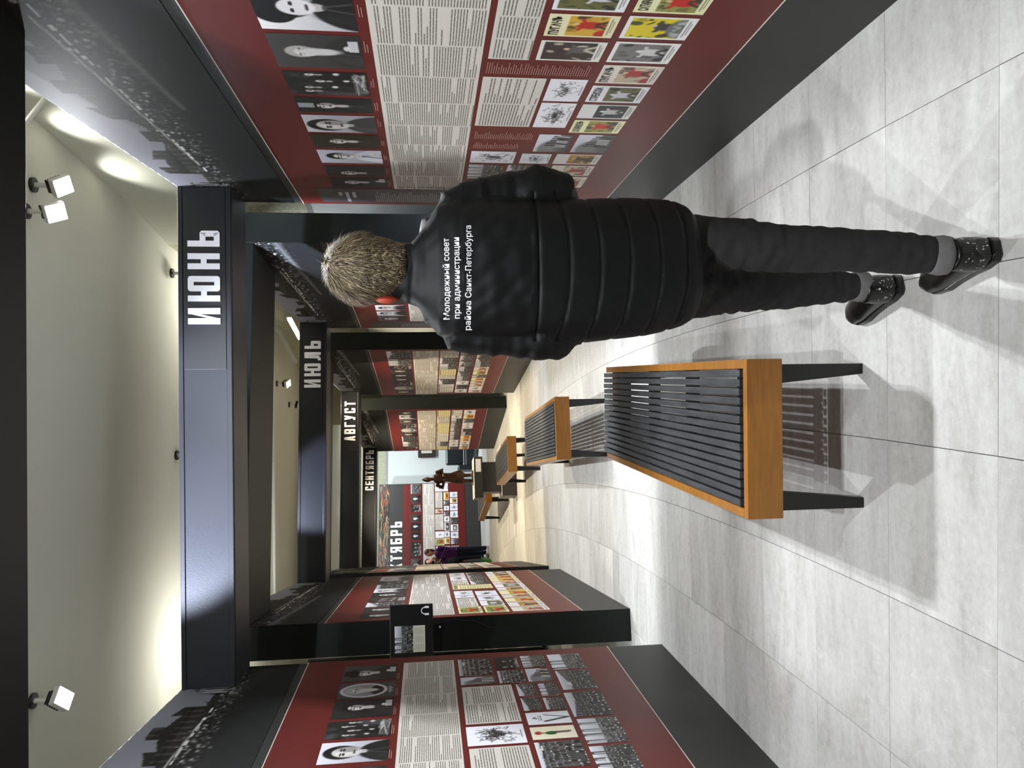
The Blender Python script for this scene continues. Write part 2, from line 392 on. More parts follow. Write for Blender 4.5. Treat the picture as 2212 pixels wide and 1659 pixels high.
# ------------------------------------------------------------------ painters (everything printed is mesh + colour attribute)
class Pic:
    def __init__(s, w, h, bg):
        s.w, s.h = w, h; s.a = np.zeros((h, w, 3)) + np.array(bg) / 255.
        s.y, s.x = np.mgrid[0:h, 0:w]; s.x = s.x / max(1, w - 1); s.y = s.y / max(1, h - 1)
    def mix(s, m, col): s.a = s.a * (1 - m[..., None]) + m[..., None] * np.array(col) / 255.
    def ell(s, cx, cy, rx, ry, col, soft=.12, rot=0, op=1):
        c_, s_ = math.cos(rot), math.sin(rot); dx = s.x - cx; dy = s.y - cy
        u = (dx * c_ + dy * s_) / rx; v = (-dx * s_ + dy * c_) / ry
        d = np.sqrt(u * u + v * v); s.mix(np.clip((1 - d) / soft + .5, 0, 1) * op, col)
    def rect(s, x0, x1, y0, y1, col, op=1):
        m = ((s.x >= x0) & (s.x <= x1) & (s.y >= y0) & (s.y <= y1)) * 1.; s.mix(m * op, col)
    def grad(s, c0, c1, y0=0, y1=1):
        t = np.clip((s.y - y0) / (y1 - y0), 0, 1)[..., None]; m = ((s.y >= y0) & (s.y <= y1))[..., None]
        s.a = np.where(m, np.array(c0) / 255. * (1 - t) + np.array(c1) / 255. * t, s.a)
    def line(s, x0, y0, x1, y1, w, col, op=1):
        dx, dy = x1 - x0, y1 - y0; L2 = dx * dx + dy * dy + 1e-9
        t = np.clip(((s.x - x0) * dx + (s.y - y0) * dy) / L2, 0, 1)
        d = np.hypot(s.x - x0 - t * dx, s.y - y0 - t * dy); s.mix(np.clip((w - d) / w + .5, 0, 1) * op, col)
def portrait(w, h, r, bg=None, hair=(18, 16, 16), coat=(20, 20, 22), hat=0, beard=0, cx=None, fs=1, coatlight=0, bust=.62):
    bg = bg or r.choice([(215, 215, 225), (40, 38, 38), (90, 88, 86), (28, 26, 26), (60, 58, 56)])
    p = Pic(w, h, bg); cx = cx or r.uniform(.42, .58); cy = .36
    p.grad(tuple(min(255, c * 1.08) for c in bg), tuple(c * .75 for c in bg))
    p.ell(cx, 1.12, .52, .55, coat, .08); p.ell(cx, .60, .09, .12, (190, 186, 184), .2)
    p.ell(cx - .28, .95, .12, .35, tuple(c + 22 for c in coat), .6, .3, .6); p.line(cx - .02, .7, cx - .12, 1, .02, (60, 60, 62)); p.line(cx + .02, .7, cx + .10, 1, .02, (60, 60, 62))
    if coatlight: p.rect(cx + .02, cx + .34, .86, .97, (196, 196, 200)); p.ell(cx + .12, .84, .07, .04, (215, 210, 208), .4)
    ry = .18 * fs; rx = ry * .74 * (h / w) * 1.15
    p.ell(cx, cy - .05, rx * 1.3, ry * 1.2, hair, .12)
    p.ell(cx, cy + .03, rx, ry, (214, 210, 208), .12); p.ell(cx - rx * .2, cy - .02, rx * .5, ry * .5, (232, 230, 228), .8)
    p.ell(cx + rx * .55, cy + .06, rx * .5, ry * .8, (120, 116, 116), .7, 0, .6)
    for sx in (-1, 1):
        p.ell(cx + sx * rx * .42, cy - .01, rx * .26, ry * .10, (45, 42, 42), .5); p.line(cx + sx * rx * .2, cy - .05, cx + sx * rx * .7, cy - .055, .012, (40, 38, 38))
    p.line(cx, cy, cx + .02, cy + ry * .45, .012, (140, 135, 135)); p.line(cx - rx * .3, cy + ry * .66, cx + rx * .3, cy + ry * .66, .014, (60, 50, 50))
    if beard: p.ell(cx, cy + ry * 1.0, rx * .8, ry * (.7 + beard), (200, 198, 198) if beard > .5 else (50, 46, 44), .4)
    if hat == 1: p.ell(cx, cy - .16, rx * 1.5, ry * .55, hair, .1); p.rect(cx - rx, cx + rx, cy - .34, cy - .16, hair)
    if hat == 2: p.rect(cx - rx * .8, cx + rx * .8, max(0, cy - .33), cy - .12, (170, 175, 178)); p.line(cx - rx * 1.1, cy - .11, cx + rx * 1.1, cy - .11, .02, (20, 20, 20))
    if hat == 3: p.ell(cx, cy - .17, rx * 2.0, ry * 1.15, (10, 10, 10), .06); p.ell(cx, cy + .06, rx * .95, ry * .85, (228, 226, 230), .12); \
        [p.ell(cx + q * rx * .4, cy + .02, rx * .24, ry * .09, (30, 28, 28), .5) for q in (-1, 1)]; p.line(cx - .05, cy + .17, cx + .05, cy + .17, .014, (50, 40, 42))
    return p.a
def oval(w, h, r):
    p = Pic(w, h, (70, 70, 70)); p.ell(.5, .45, .46, .42, (205, 205, 210), .04); q = portrait(w, h, r, (160, 160, 165), beard=.7, hair=(180, 178, 178), cx=.5, fs=.8)
    d = np.hypot((p.x - .5) / .38, (p.y - .45) / .36) < 1; p.a[d] = q[d]
    for k in range(5): p.line(.3 + k * .08, .93 + .03 * (k % 2), .36 + k * .08, .9, .012, (210, 210, 210))
    return p.a
def group(w, h, r, dark=True):
    p = Pic(w, h, (30, 29, 29) if dark else (150, 148, 146)); n = r.randint(2, 4)
    for k in range(30): p.ell(r.random(), r.random(), r.uniform(.03, .15), r.uniform(.03, .1), tuple([r.choice([18, 45, 60, 80])] * 3), .6, 0, .6)
    for k in range(n):
        cx = (k + .5 + r.uniform(-.2, .2)) / n; cy = r.uniform(.25, .42)
        p.ell(cx, cy + .42, .2, .36, tuple([r.choice([16, 30, 60])] * 3), .15); p.ell(cx, cy - .04, .065, .06, (15, 14, 14), .3); p.ell(cx, cy, .045, .06, (205, 200, 198), .35); p.ell(cx, cy + .11, .03, .05, (160, 158, 158), .5); p.ell(cx + .015, cy, .02, .02, (90, 86, 84), .6)
        p.ell(cx + .03, cy + .32, .05, .04, (200, 198, 198), .4)
    p.rect(.1, .9, .82, .98, (130, 130, 128), .5)
    for k in range(14): p.line(r.random(), .8 + .2 * r.random(), r.random(), .8 + .2 * r.random(), .008, (200, 200, 200), .6)
    return p.a
def crowd(w, h, r, sky=.4, light=(222, 224, 234)):
    st = r.randint(0, 2); hz = (r.uniform(.32, .5), r.uniform(.2, .34), r.uniform(.06, .16))[st]
    p = Pic(w, h, light); gg = r.uniform(.7, 1); p.grad(light, tuple(v * gg for v in light), 0, hz)
    if st == 0:      # columned front behind the people
        for k in range(r.randint(3, 5)):
            x = .05 + k * .22 + r.uniform(-.03, .03); p.rect(x, x + .10, .0, hz, tuple([r.choice([60, 90, 120])] * 3)); p.rect(x + .02, x + .05, .05, hz, (200, 202, 208))
    if st == 1:      # street running back to one side
        s_ = r.choice([-1, 1]); X = p.x if s_ > 0 else 1 - p.x
        m = (p.y > .05 + .55 * X * hz * 2) & (X < .75) & (p.y < hz + .25); t_ = np.where(np.sin(X * 60) > .2, .42, .25)
        p.a = np.where(m[..., None], t_[..., None] * np.array([1, 1, 1.02]), p.a)
    g0 = r.choice([70, 100, 130, 150]); p.grad((g0, g0, g0), (g0 * .6,) * 3, hz, 1)
    rows = 7
    for q in range(rows):
        f_ = q / (rows - 1); y = hz + .02 + (1 - hz) * f_ ** 1.25; sz = .018 + .05 * f_
        x = r.uniform(-.02, .03)
        while x < 1.02:
            if r.random() < .82:
                y_ = y; y = y_ + r.uniform(-.6, .6) * sz; d = r.choice([14, 22, 30, 42, 60, 80]); p.ell(x, y + sz * 1.3, sz * .75, sz * 1.9, (d, d, d), .35)
                p.ell(x + r.uniform(-.3, .3) * sz, y - sz * .6, sz * .36, sz * .46, tuple([r.choice([190, 215, 160, 120])] * 3), .4)
                if r.random() < .3: p.ell(x, y - sz * 1.05, sz * .5, sz * .3, (18, 18, 18), .4)
                y = y_
            x += sz * r.uniform(1.2, 2.1)
    for k in range(r.randint(0, 2)): x = r.uniform(.1, .7); y = r.uniform(hz * .6, hz + .1); p.rect(x, x + .2, y, y + .06, (205, 205, 205)); p.line(x, y, x, y + .2, .006, (40, 40, 40))
    return p.a
def drawing(w, h, r, dens=110):
    p = Pic(w, h, (236, 236, 244))
    for k in range(dens):
        a = r.uniform(0, 6.3); d = abs(r.gauss(0, .22)); x = .5 + d * math.cos(a) * 1.1; y = .5 + d * math.sin(a) * .9
        if not (.1 < x < .9 and .1 < y < .86): continue
        p.line(x, y, x + r.uniform(-.1, .1), y + r.uniform(-.08, .12), .010, tuple([r.choice([10, 30, 90])] * 3), .9)
    p.line(.3, .94, .7, .94, .008, (60, 60, 60), .8); return p.a
PAL = {'y': ((238, 232, 190), (214, 170, 60), (190, 40, 25), (60, 45, 25)), 'b': ((240, 240, 240), (225, 205, 40), (60, 62, 60), (25, 28, 30)),
       's': ((238, 236, 190), (150, 150, 80), (200, 40, 30), (50, 50, 40)), 'w': ((240, 240, 238), (120, 118, 118), (210, 210, 210), (25, 25, 25)),
       'r': ((228, 220, 210), (200, 185, 160), (165, 50, 45), (80, 40, 40)), 'o': ((232, 228, 228), (200, 150, 60), (70, 60, 62), (30, 28, 30)),
       'g': ((240, 240, 245), (105, 105, 60), (210, 210, 220), (30, 32, 34)), 'k': ((225, 225, 225), (45, 52, 50), (190, 190, 190), (20, 20, 20)),
       'm': ((232, 230, 222), (60, 50, 48), (92, 88, 92), (210, 205, 180))}
def cover(w, h, r, pal='y', title=True):
    c = PAL[pal]; p = Pic(w, h, c[0]); y0 = .30 if title else .07
    p.rect(.07, .93, y0, .86, c[1]); n0 = int(y0 * h) + 1; n1 = int(.86 * h); x0 = int(.07 * w) + 1; x1 = int(.93 * w)
    q = Pic(w, h, c[1])
    for k in range(26): q.ell(r.random(), r.uniform(y0, .86), r.uniform(.02, .12), r.uniform(.02, .10), r.choice([c[3], c[1], tuple(v * .7 for v in c[1])]), .4, r.random() * 3, .75)
    cx = r.uniform(.4, .6)
    q.ell(cx, .62, .16, .2, c[2], .15, r.uniform(-.4, .4)); q.ell(cx + .04, .42, .05, .045, (220, 190, 150) if pal not in 'wkg' else (230, 230, 230), .2)
    q.line(cx, .55, cx - .22, .46, .03, c[2]); q.line(cx, .55, cx + .24, .5, .03, c[2]); q.line(cx - .03, .72, cx - .14, .86, .035, c[3]); q.line(cx + .05, .72, cx + .16, .85, .035, c[3])
    if pal in ('y', 'r'): q.ell(.15, .84, .2, .12, c[2], .3)
    if pal == 'b': q.ell(.5, .82, .42, .2, (110, 112, 112), .2); [q.ell(.15 + .7 * r.random(), .72 + .14 * r.random(), .05, .035, (180, 182, 182), .4, 0, .7) for k in range(20)]
    p.a[n0:n1, x0:x1] = q.a[n0:n1, x0:x1]
    p.line(.15, .91, .85, .91, .008, (90, 85, 80), .8); p.line(.25, .95, .75, .95, .008, (90, 85, 80), .6)
    return p.a
def street(w, h, r):
    p = Pic(w, h, (214, 216, 228)); x = 0
    p.ell(.2, .6, .5, .5, (130, 130, 134), .2, .3); p.grad((120, 120, 122), (70, 70, 70), .62, 1)
    for k in range(6): p.rect(.35 + k * .1, .42 + k * .1, .25 + .04 * k, .8, tuple([r.choice([40, 60, 90])] * 3))
    for k in range(8): p.line(.3 + .08 * k, .9, .34 + .08 * k, .6, .02, tuple([r.choice([20, 220])] * 3))
    return p.a
def poster_v(w, h, r):
    p = Pic(w, h, (234, 236, 244)); p.line(.24, .42, .5, .95, .045, (14, 14, 14)); p.line(.76, .42, .5, .95, .022, (14, 14, 14))
    for k in range(8): p.line(.4 + r.uniform(0, .2), .12 + r.uniform(0, .1), .4 + r.uniform(0, .2), .12 + r.uniform(0, .1), .012, (60, 60, 60))
    for k in range(3): p.line(.3, .27 + .03 * k, .7, .27 + .03 * k, .006, (120, 120, 120))
    return p.a
def poster_g(w, h, r):
    p = Pic(w, h, (238, 230, 205)); p.ell(.5, .16, .13, .08, (160, 35, 25), .2); p.line(.5, .2, .46, .36, .05, (150, 110, 80)); p.ell(.47, .45, .14, .13, (30, 95, 30), .2)
    p.line(.47, .5, .5, .85, .035, (60, 50, 40)); p.line(.55, .5, .58, .88, .03, (60, 50, 40)); return p.a
def newspaper(w, h, r):
    p = Pic(w, h, (226, 222, 214)); p.rect(.1, .9, .04, .12, (60, 58, 56), .6)
    for k in range(22):
        y = .17 + k * .036
        for q in range(3): p.line(.1 + q * .29, y, .1 + q * .29 + r.uniform(.18, .24), y, .006, (120, 116, 112), .8)
    return p.a
def yellowdoc(w, h, r):
    a = newspaper(w, h, r); a = a * np.array([1, .98, .78]); return a
def fire(w, h, r):
    p = Pic(w, h, (30, 29, 28))
    for k in range(260):
        x = r.random(); p.ell(x, r.uniform(.05, .95), r.uniform(.004, .018), r.uniform(.03, .14), r.choice([(200, 120, 40), (160, 45, 30), (90, 85, 70), (200, 190, 150), (20, 20, 20), (150, 130, 50), (60, 60, 55)]), .5, r.random() * 3, .8)
    return p.a
KIND = dict(portrait=portrait, oval=oval, group=group, crowd=crowd, drawing=drawing, cover=cover, street=street, V=poster_v, green=poster_g, news=newspaper, yellow=yellowdoc)

def grid_print(name, P00, U, V, img, parent, mat_='print'):
    """P00 top-left, U across, V down (Vectors); img rows top to bottom"""
    h, w_, _ = img.shape
    jj, ii = np.meshgrid(np.linspace(0, 1, w_), np.linspace(0, 1, h))
    co = np.array(P00)[None, None] + jj[..., None] * np.array(U) + ii[..., None] * np.array(V)
    idx = np.arange(h * w_).reshape(h, w_)
    q = np.stack([idx[:-1, :-1], idx[1:, :-1], idx[1:, 1:], idx[:-1, 1:]], -1).reshape(-1, 4)
    me = bpy.data.meshes.new(name)
    me.vertices.add(h * w_); me.vertices.foreach_set('co', co.reshape(-1).astype('f'))
    me.loops.add(q.size); me.loops.foreach_set('vertex_index', q.reshape(-1).astype('i'))
    me.polygons.add(len(q)); me.polygons.foreach_set('loop_start', np.arange(0, q.size, 4).astype('i'))
    me.update(calc_edges=True)
    at = me.color_attributes.new('Col', 'FLOAT_COLOR', 'POINT')
    rgba = np.ones((h * w_, 4)); rgba[:, :3] = lin_a(img.reshape(-1, 3)); at.data.foreach_set('color', rgba.reshape(-1).astype('f'))
    me.materials.append(M[mat_]); o = bpy.data.objects.new(name, me); COL.objects.link(o); o.parent = parent
    return o
def text_mesh(s, size, font_bold=0, align='LEFT', sx=1):
    cu = bpy.data.curves.new('t', 'FONT'); cu.body = s; cu.size = size; cu.align_x = align; cu.offset = font_bold; cu.resolution_u = 3; cu.extrude = 0
    o = bpy.data.objects.new('t', cu); COL.objects.link(o); bpy.context.view_layer.update()
    me = bpy.data.meshes.new_from_object(o.evaluated_get(bpy.context.evaluated_depsgraph_get()))
    bpy.data.objects.remove(o)
    return [(v.co.x * sx, v.co.y) for v in me.vertices], [tuple(p.vertices) for p in me.polygons]

# ------------------------------------------------------------------ the display walls
class Face:
    """display side of a wall; t from near end to far end, z up; sgn +1 for right walls (faces local +y), -1 for left walls"""
    def __init__(s, root, L, sgn): s.r, s.L, s.g = root, L, sgn
    def P(s, t, z, o=0): return Vector((t, s.g * o, z))
    def img(s, name, t0, t1, z0, z1, img, o=.006, mat_='print'):
        if s.g > 0: p = s.P(t1, z1, o); U = Vector((t0 - t1, 0, 0))     # picture's left is the far end
        else: p = s.P(t0, z1, o); U = Vector((t1 - t0, 0, 0))
        return grid_print(name, p, U, Vector((0, 0, z0 - z1)), img, s.r, mat_)
    def uv(s, a, b, t0, t1, z0, z1):  # a across from picture left, b down
        t = (t1 + (t0 - t1) * a) if s.g > 0 else (t0 + (t1 - t0) * a)
        return t, z1 + (z0 - z1) * b
    def rect(s, mb, t0, t1, z0, z1, o, mi=0): 
        mb.quad([s.P(t0, z0, o), s.P(t1, z0, o), s.P(t1, z1, o), s.P(t0, z1, o)], mi)
def text_block(F, name, t0, t1, z0, z1, r, cols, mats=('sheet', 'ink'), pitch=.0098, o=.006, heads=True):
    b = MB(); F.rect(b, t0, t1, z0, z1, o)
    W = t1 - t0; Hh = z1 - z0; mg = .012; cw = (W - mg) / cols
    for c_ in range(cols):
        a0 = mg + c_ * cw; a1 = a0 + cw - mg; y = .012 + .01 * r.random(); ln = 0
        while y < Hh - .012:
            if r.random() < .07: y += pitch * r.choice([1, 2]); 
            e = a1 if r.random() > .16 else a0 + (a1 - a0) * r.uniform(.2, .8)
            x = a0; th = pitch * .34
            while x < e - .004:
                wl = min(r.uniform(.02, .06), e - x)
                t_a, _ = F.uv(x / W, 0, t0, t1, z0, z1); t_b, _ = F.uv((x + wl) / W, 0, t0, t1, z0, z1)
                F.rect(b, min(t_a, t_b), max(t_a, t_b), z1 - y - th, z1 - y, o + .001, 1); x += wl + .0028
            y += pitch
    return b.build(name, mats, F.r)
def captions(F, items, r, mat_='caption', name='caption_text', pitch=.009):
    b = MB()
    for t0, t1, z0, z1 in items:
        y = 0
        while y < z1 - z0:
            e = r.uniform(.55, 1); ta, _ = F.uv(0, 0, t0, t1, z0, z1); tb, _ = F.uv(e, 0, t0, t1, z0, z1)
            F.rect(b, min(ta, tb), max(ta, tb), z1 - y - .0035, z1 - y, .007); y += pitch
    return tag(b.build(name, mat_, F.r), kind='stuff')
def frieze(F, seed, w=300, h=96, fiery=False, warm=0):
    r = random.Random(seed); L = F.L; z0, z1 = 2.30, 3.06
    p = Pic(w, h, (128, 128, 138)); p.grad((146, 146, 158), (112, 112, 122), 0, .55)
    # p.x : 0 = far end .. 1 = near end here
    X = p.x * L; Z = z1 - p.y * (z1 - z0)
    nz = np.array([[noise.noise(Vector((a * 3.1 + seed, b * 5, 0))) for a in np.linspace(0, 3, w)] for b in np.linspace(0, 1, 8)])
    base = 2.62 + 0 * X
    # street line climbing towards the viewer
    top = 2.80 + .05 * np.sin(X * 7 + seed) + .03 * np.sign(np.sin(X * 23)) + .16 * np.clip((X - 1.3) / 1.2, 0, 1)
    top = np.where((X > .42) & (X < .58), 2.70, top)
    bld = (Z < top)
    n2_ = np.repeat(np.repeat(nz, h // 8 + 1, 0)[:h], 1, 1); cols_ = np.sin(X * 95 + 4 * np.sin(X * 2.3)); sh = .24 + .42 * np.clip(cols_ - .45, 0, 1) * (np.sin(Z * 46 + seed) > -.2) + .10 * n2_ - .10 * (np.sin(Z * 46 + X) > .88)
    colb = np.stack([sh * .62, sh * .60, sh * .55], -1)
    p.a = np.where(bld[..., None], colb, p.a)
    # classical front with pediment near the far end
    for k in range(9): p.rect((.10 + .035 * k) / L, (.118 + .035 * k) / L, (z1 - 2.76) / .76, (z1 - 2.60) / .76, (165, 165, 170))
    p.rect(.08 / L, .42 / L, (z1 - 2.79) / .76, (z1 - 2.76) / .76, (120, 120, 124))
    for q in range(10): p.rect((.12 + .012 * q) / L, (.38 - .012 * q) / L, (z1 - 2.79 - .008 * (q + 1)) / .76, (z1 - 2.79 - .008 * q) / .76, (78, 76, 74))
    # crowd band
    for k in range(1500):
        x = r.random() ** .9; zc = 2.60 - .05 * x + .10 * x + r.gauss(0, .028) * (1 + x)
        s_ = .0022 + .004 * x * r.random()
        p.ell(x, (z1 - zc) / .76, s_, s_ * 3.2, tuple([r.choice([14, 18, 24, 34, 34, 44, 60, 90, 130, 190])] * 3), .6)
    p.line(.25, (z1 - 2.66) / .76, .75, (z1 - 2.74) / .76, .006, (215, 215, 215), .8)
    for k in range(40):
        x = .2 + .6 * r.random(); zc = 2.655 + .1 * (x - .25); p.rect(x, x + .012, (z1 - zc - .006) / .76, (z1 - zc + .004) / .76, (225, 225, 228))
    # pavement sweep and fade to black
    dk = np.clip((2.62 - Z + .05 * np.clip(X - 1.6, 0, 2)) / .16, 0, 1)[..., None]; base = np.array(lin((0, 0, 0)))
    p.a = p.a * (1 - dk) + np.array([.14, .145, .145]) * dk
    sw = np.clip(1 - np.abs(Z - (2.50 + .09 * (X - 1.5))) / (.02 + .02 * np.clip(X - 1.5, 0, 2)), 0, 1) * (X > 1.5)
    p.a = p.a * (1 - sw[..., None] * .6) + .62 * sw[..., None] * .6
    if fiery:
        q = fire(w, h, r); m = ((Z > 2.62) & bld)[..., None]; p.a = np.where(m, q, p.a)
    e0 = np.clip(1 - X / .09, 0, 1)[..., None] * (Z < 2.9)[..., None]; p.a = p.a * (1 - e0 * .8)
    a = p.a if F.g > 0 else p.a[:, ::-1]
    return a, z0, z1
def top_z(t, L): return 3.04 - max(0, t - .9) * .02 - max(0, t - 1.35) * .085 if t < L - .3 else 2.905
def display_wall(label, N_, F_, sgn, seed, th=.235, frz=True):
    N_ = Vector(N_); F_ = Vector(F_); d = F_ - N_; L = d.length
    root = thing('display_wall', label, 'display panel', (N_.x, N_.y, 0), math.atan2(d.y, d.x))
    F = Face(root, L, sgn)
    # carcass with a gently falling top line
    ts = [0, .9, 1.35, L - .34, L]; zt = [3.04, 3.04, 3.02, 2.905, 2.905]
    b = MB(); n = len(ts)
    for y in (0, -sgn * th):
        for t_, z_ in zip(ts, zt): b.v += [(t_, y, 0), (t_, y, z_)]
    def F4(*q): b.f.append(q); b.m.append(0)
    for i in range(n - 1):
        F4(2 * i, 2 * i + 2, 2 * i + 3, 2 * i + 1); F4(2 * n + 2 * i, 2 * n + 2 * i + 1, 2 * n + 2 * i + 3, 2 * n + 2 * i + 2)
        F4(2 * i + 1, 2 * i + 3, 2 * n + 2 * i + 3, 2 * n + 2 * i + 1); F4(2 * i, 2 * n + 2 * i, 2 * n + 2 * i + 2, 2 * i + 2)
    F4(0, 1, 2 * n + 1, 2 * n); F4(2 * n - 2, 4 * n - 2, 4 * n - 1, 2 * n - 1)
    me = b.mesh('carcass', ['board', 'pier'])
    bm = bmesh.new(); bm.from_mesh(me); bmesh.ops.recalc_face_normals(bm, faces=bm.faces)
    for f_ in bm.faces:
        if abs(f_.normal.x) > .7 or f_.normal.y * sgn < -.5: f_.material_index = 1
    bm.to_mesh(me); bm.free()
    o = bpy.data.objects.new('carcass', me); COL.objects.link(o); o.parent = root
    # red field, proud of the charcoal board, with thin white edges
    b = MB(); y0, y1 = sorted((0, sgn * .005)); b.box(.0, L, y0, y1, .367, 2.245); b.build('red_field', 'red', root)
    b = MB(); y0, y1 = sorted((sgn * .001, sgn * .0062)); b.box(.0, L, y0, y1, .3625, .3665); b.box(.0, L, y0, y1, 2.2455, 2.250); b.build('edge_strip', 'edge', root)
    if frz:
        a, z0, z1 = frieze(F, seed)
        # clip the print to the falling top line by squeezing its upper rows
        h, w_, _ = a.shape; pr = F.img('frieze_print', 0.005, L - .005, z0, z1, a, .003, 'frz')
        me = pr.data; co = np.zeros(len(me.vertices) * 3, 'f'); me.vertices.foreach_get('co', co); co = co.reshape(-1, 3)
        zl = np.interp(co[:, 0], ts, zt) - .003; over = co[:, 2] > zl; co[over, 2] = zl[over]
        me.vertices.foreach_set('co', co.reshape(-1)); me.update()
    return root, F
RES = 210
def photo(F, kind, t0, t1, z0, z1, r, res=RES, **kw):
    w_ = max(8, int((t1 - t0) * res * 1.15)); h = max(8, int((z1 - z0) * res))
    return F.img('photo_print', t0, t1, z0, z1, KIND[kind](w_, h, r, **kw))
def cover_title(F, t0, t1, z0, z1, s, sx=1):
    vs, fs = text_mesh(s, 1, .03)
    xs = [v[0] for v in vs]; ys = [v[1] for v in vs]; W = (t1 - t0) * .82; Hh = (z1 - z0) * .15
    b = MB()
    for f_ in fs:
        pts = []
        for i in f_:
            a = .09 + .82 * (vs[i][0] - min(xs)) / (max(xs) - min(xs)); q = (.05 + .15 * (max(ys) - vs[i][1]) / (max(ys) - min(ys)))
            t_, z_ = F.uv(a, q, t0, t1, z0, z1); pts.append(F.P(t_, z_, .0075))
        b.quad(pts)
    return b.build('cover_title', 'blackmetal', F.r)
def filler(F, r, rows, t0, t1, res, kinds, pals='ybswrogkm'):
    for z0, z1, wmin, wmax in rows:
        t_ = t0
        while t_ < t1 - wmin * .6:
            w_ = min(r.uniform(wmin, wmax), t1 - t_); k = r.choice(kinds)
            kw = dict(pal=r.choice(pals)) if k == 'cover' else {}
            if k == 'text': text_block(F, 'text_sheet', t_, t_ + w_, z0, z1, r, 2, pitch=.018)
            else: photo(F, k, t_, t_ + w_, z0, z1, r, res, **kw)
            t_ += w_ + .022

# --- right wall of the first bay
R1, F = display_wall('nearest right display wall with photo row and magazine covers beside the walking man', (1.24, 1.78), (1.24, 4.78), 1, 3)
r = random.Random(11)
for k, (t0, t1, kw) in enumerate([(.05, .22, {}), (.25, .45, dict(hat=1)), (.47, .754, dict(bg=(235, 235, 245), hat=3, cx=.52, fs=1.25)), (.782, 1.04, dict(bg=(62, 60, 60), beard=1.1, hair=(170, 168, 165), coat=(40, 40, 40), fs=.8, coatlight=1, cx=.5))]):
    photo(F, 'portrait', t0, t1, 1.711, 2.024, r, 240, **kw)
photo(F, 'group', 1.072, 1.289, 1.711, 2.023, r); photo(F, 'portrait', 1.32, 1.475, 1.711, 2.023, r, bg=(24, 30, 28), hat=2, fs=.7, coat=(22, 28, 26))
photo(F, 'portrait', 1.509, 1.718, 1.71, 2.023, r, bg=(200, 200, 208), hair=(14, 14, 14), coat=(60, 60, 62), fs=1.3)
photo(F, 'portrait', 1.746, 1.932, 1.71, 2.023, r, bg=(40, 34, 18), hair=(40, 34, 18), coat=(34, 28, 16), fs=.7)
photo(F, 'portrait', 1.967, 2.17, 1.71, 2.023, r, bg=(190, 190, 205), coat=(200, 200, 212), fs=.9, coatlight=1)
photo(F, 'portrait', 2.216, 2.397, 1.71, 2.022, r, bg=(26, 25, 25), fs=.8, cx=.3); photo(F, 'portrait', 2.43, 2.628, 1.71, 2.023, r, bg=(18, 17, 17), fs=.75, coatlight=1)
text_block(F, 'text_sheet', .05, 2.639, 1.284, 1.672, r, 10)
# vertical heading at the left end of the text sheet
vs, fs = text_mesh('ХРОНИКА', .052, .0)
b = MB(); xm = max(v[0] for v in vs)
for f_ in fs: b.quad([F.P(2.585 + vs[i][1] * .75, 1.33 + vs[i][0] / xm * .32, .0085) for i in f_][::-1])
b.build('heading', 'blackmetal', R1)
b = MB(); F.rect(b, 2.648, 2.955, .62, 2.12, .0062); b.build('title_column', 'titlecol', R1)
captions(F, [(2.69, 2.93, 1.395, 1.79)], r, 'captionw', pitch=.0125)
b = MB()
for z_, a, c_ in ((1.985, 2.72, 2.80), (1.945, 2.72, 2.93), (1.905, 2.72, 2.84)): F.rect(b, a, c_, z_, z_ + .02, .0075)
vs, fs = text_mesh('ИЮНЬ', .05, .002)
for f_ in fs: b.quad([F.P(2.93 - vs[i][0], 1.93 + vs[i][1] * .0, .0075) for i in f_]) if False else None
b.build('column_heading', 'captionw', R1)
text_block(F, 'text_sheet', .45, .916, 1.113, 1.262, r, 3, pitch=.0115); text_block(F, 'text_sheet', 1.069, 1.588, 1.02, 1.268, r, 2, pitch=.0125)
text_block(F, 'text_sheet', .05, .43, 1.0, 1.262, r, 2, pitch=.0125)
captions(F, [(.938, 1.036, .873, 1.261), (1.654, 1.755, .982, 1.259), (1.801, 1.892, 1.036, 1.256), (2.42, 2.55, .9, 1.2)] + [(a, a + .1, 1.684, 1.70) for a in (.55, .8, 1.1, 1.34, 1.53, 1.78, 2.0, 2.24, 2.46)], r)
photo(F, 'drawing', 1.069, 1.285, .856, 1.004, r); photo(F, 'drawing', 1.304, 1.588, .853, 1.004, r, dens=150)
for t0, t1, p_, s in [(.05, .2, 'y', 0), (.23, .38, 'w', 0), (.41, .555, 'g', 0), (.579, .728, 'y', 'ПУГАЧЪ'), (.76, .912, 'm', 0)]:
    photo(F, 'cover', t0, t1, .853, 1.088, r, 240, pal=p_, title=bool(s))
    if s: cover_title(F, t0, t1, .853, 1.088, s)
for t0, t1, p_, s in [(.05, .2, 'w', 0), (.23, .38, 'r', 0), (.40, .549, 's', 'САТИРИКОНЪ'), (.573, .723, 'b', 0), (.749, .909, 'w', 0), (.933, 1.094, 'r', 'ПУГАЧЪ'), (1.118, 1.282, 'g', 'СТРЕКОЗА'), (1.308, 1.465, 'k', 0), (1.488, 1.646, 's', 'САТИРИКОНЪ')]:
    photo(F, 'cover', t0, t1, .591, .826, r, 240, pal=p_, title=bool(s) or p_ == 'k')
    if s: cover_title(F, t0, t1, .591, .826, s)
photo(F, 'street', 1.679, 1.925, .792, .956, r); photo(F, 'street', 1.672, 1.923, .587, .766, r)
photo(F, 'drawing', 1.939, 2.12, 1.034, 1.261, r); photo(F, 'drawing', 1.96, 2.117, .85, 1.002, r); photo(F, 'cover', 1.956, 2.116, .59, .824, r, pal='o')
photo(F, 'crowd', 2.154, 2.40, 1.078, 1.261, r); photo(F, 'crowd', 2.147, 2.358, .842, 1.053, r); photo(F, 'cover', 2.141, 2.317, .586, .815, r, pal='r'); photo(F, 'cover', 2.342, 2.552, .582, .768, r, pal='r', title=False)

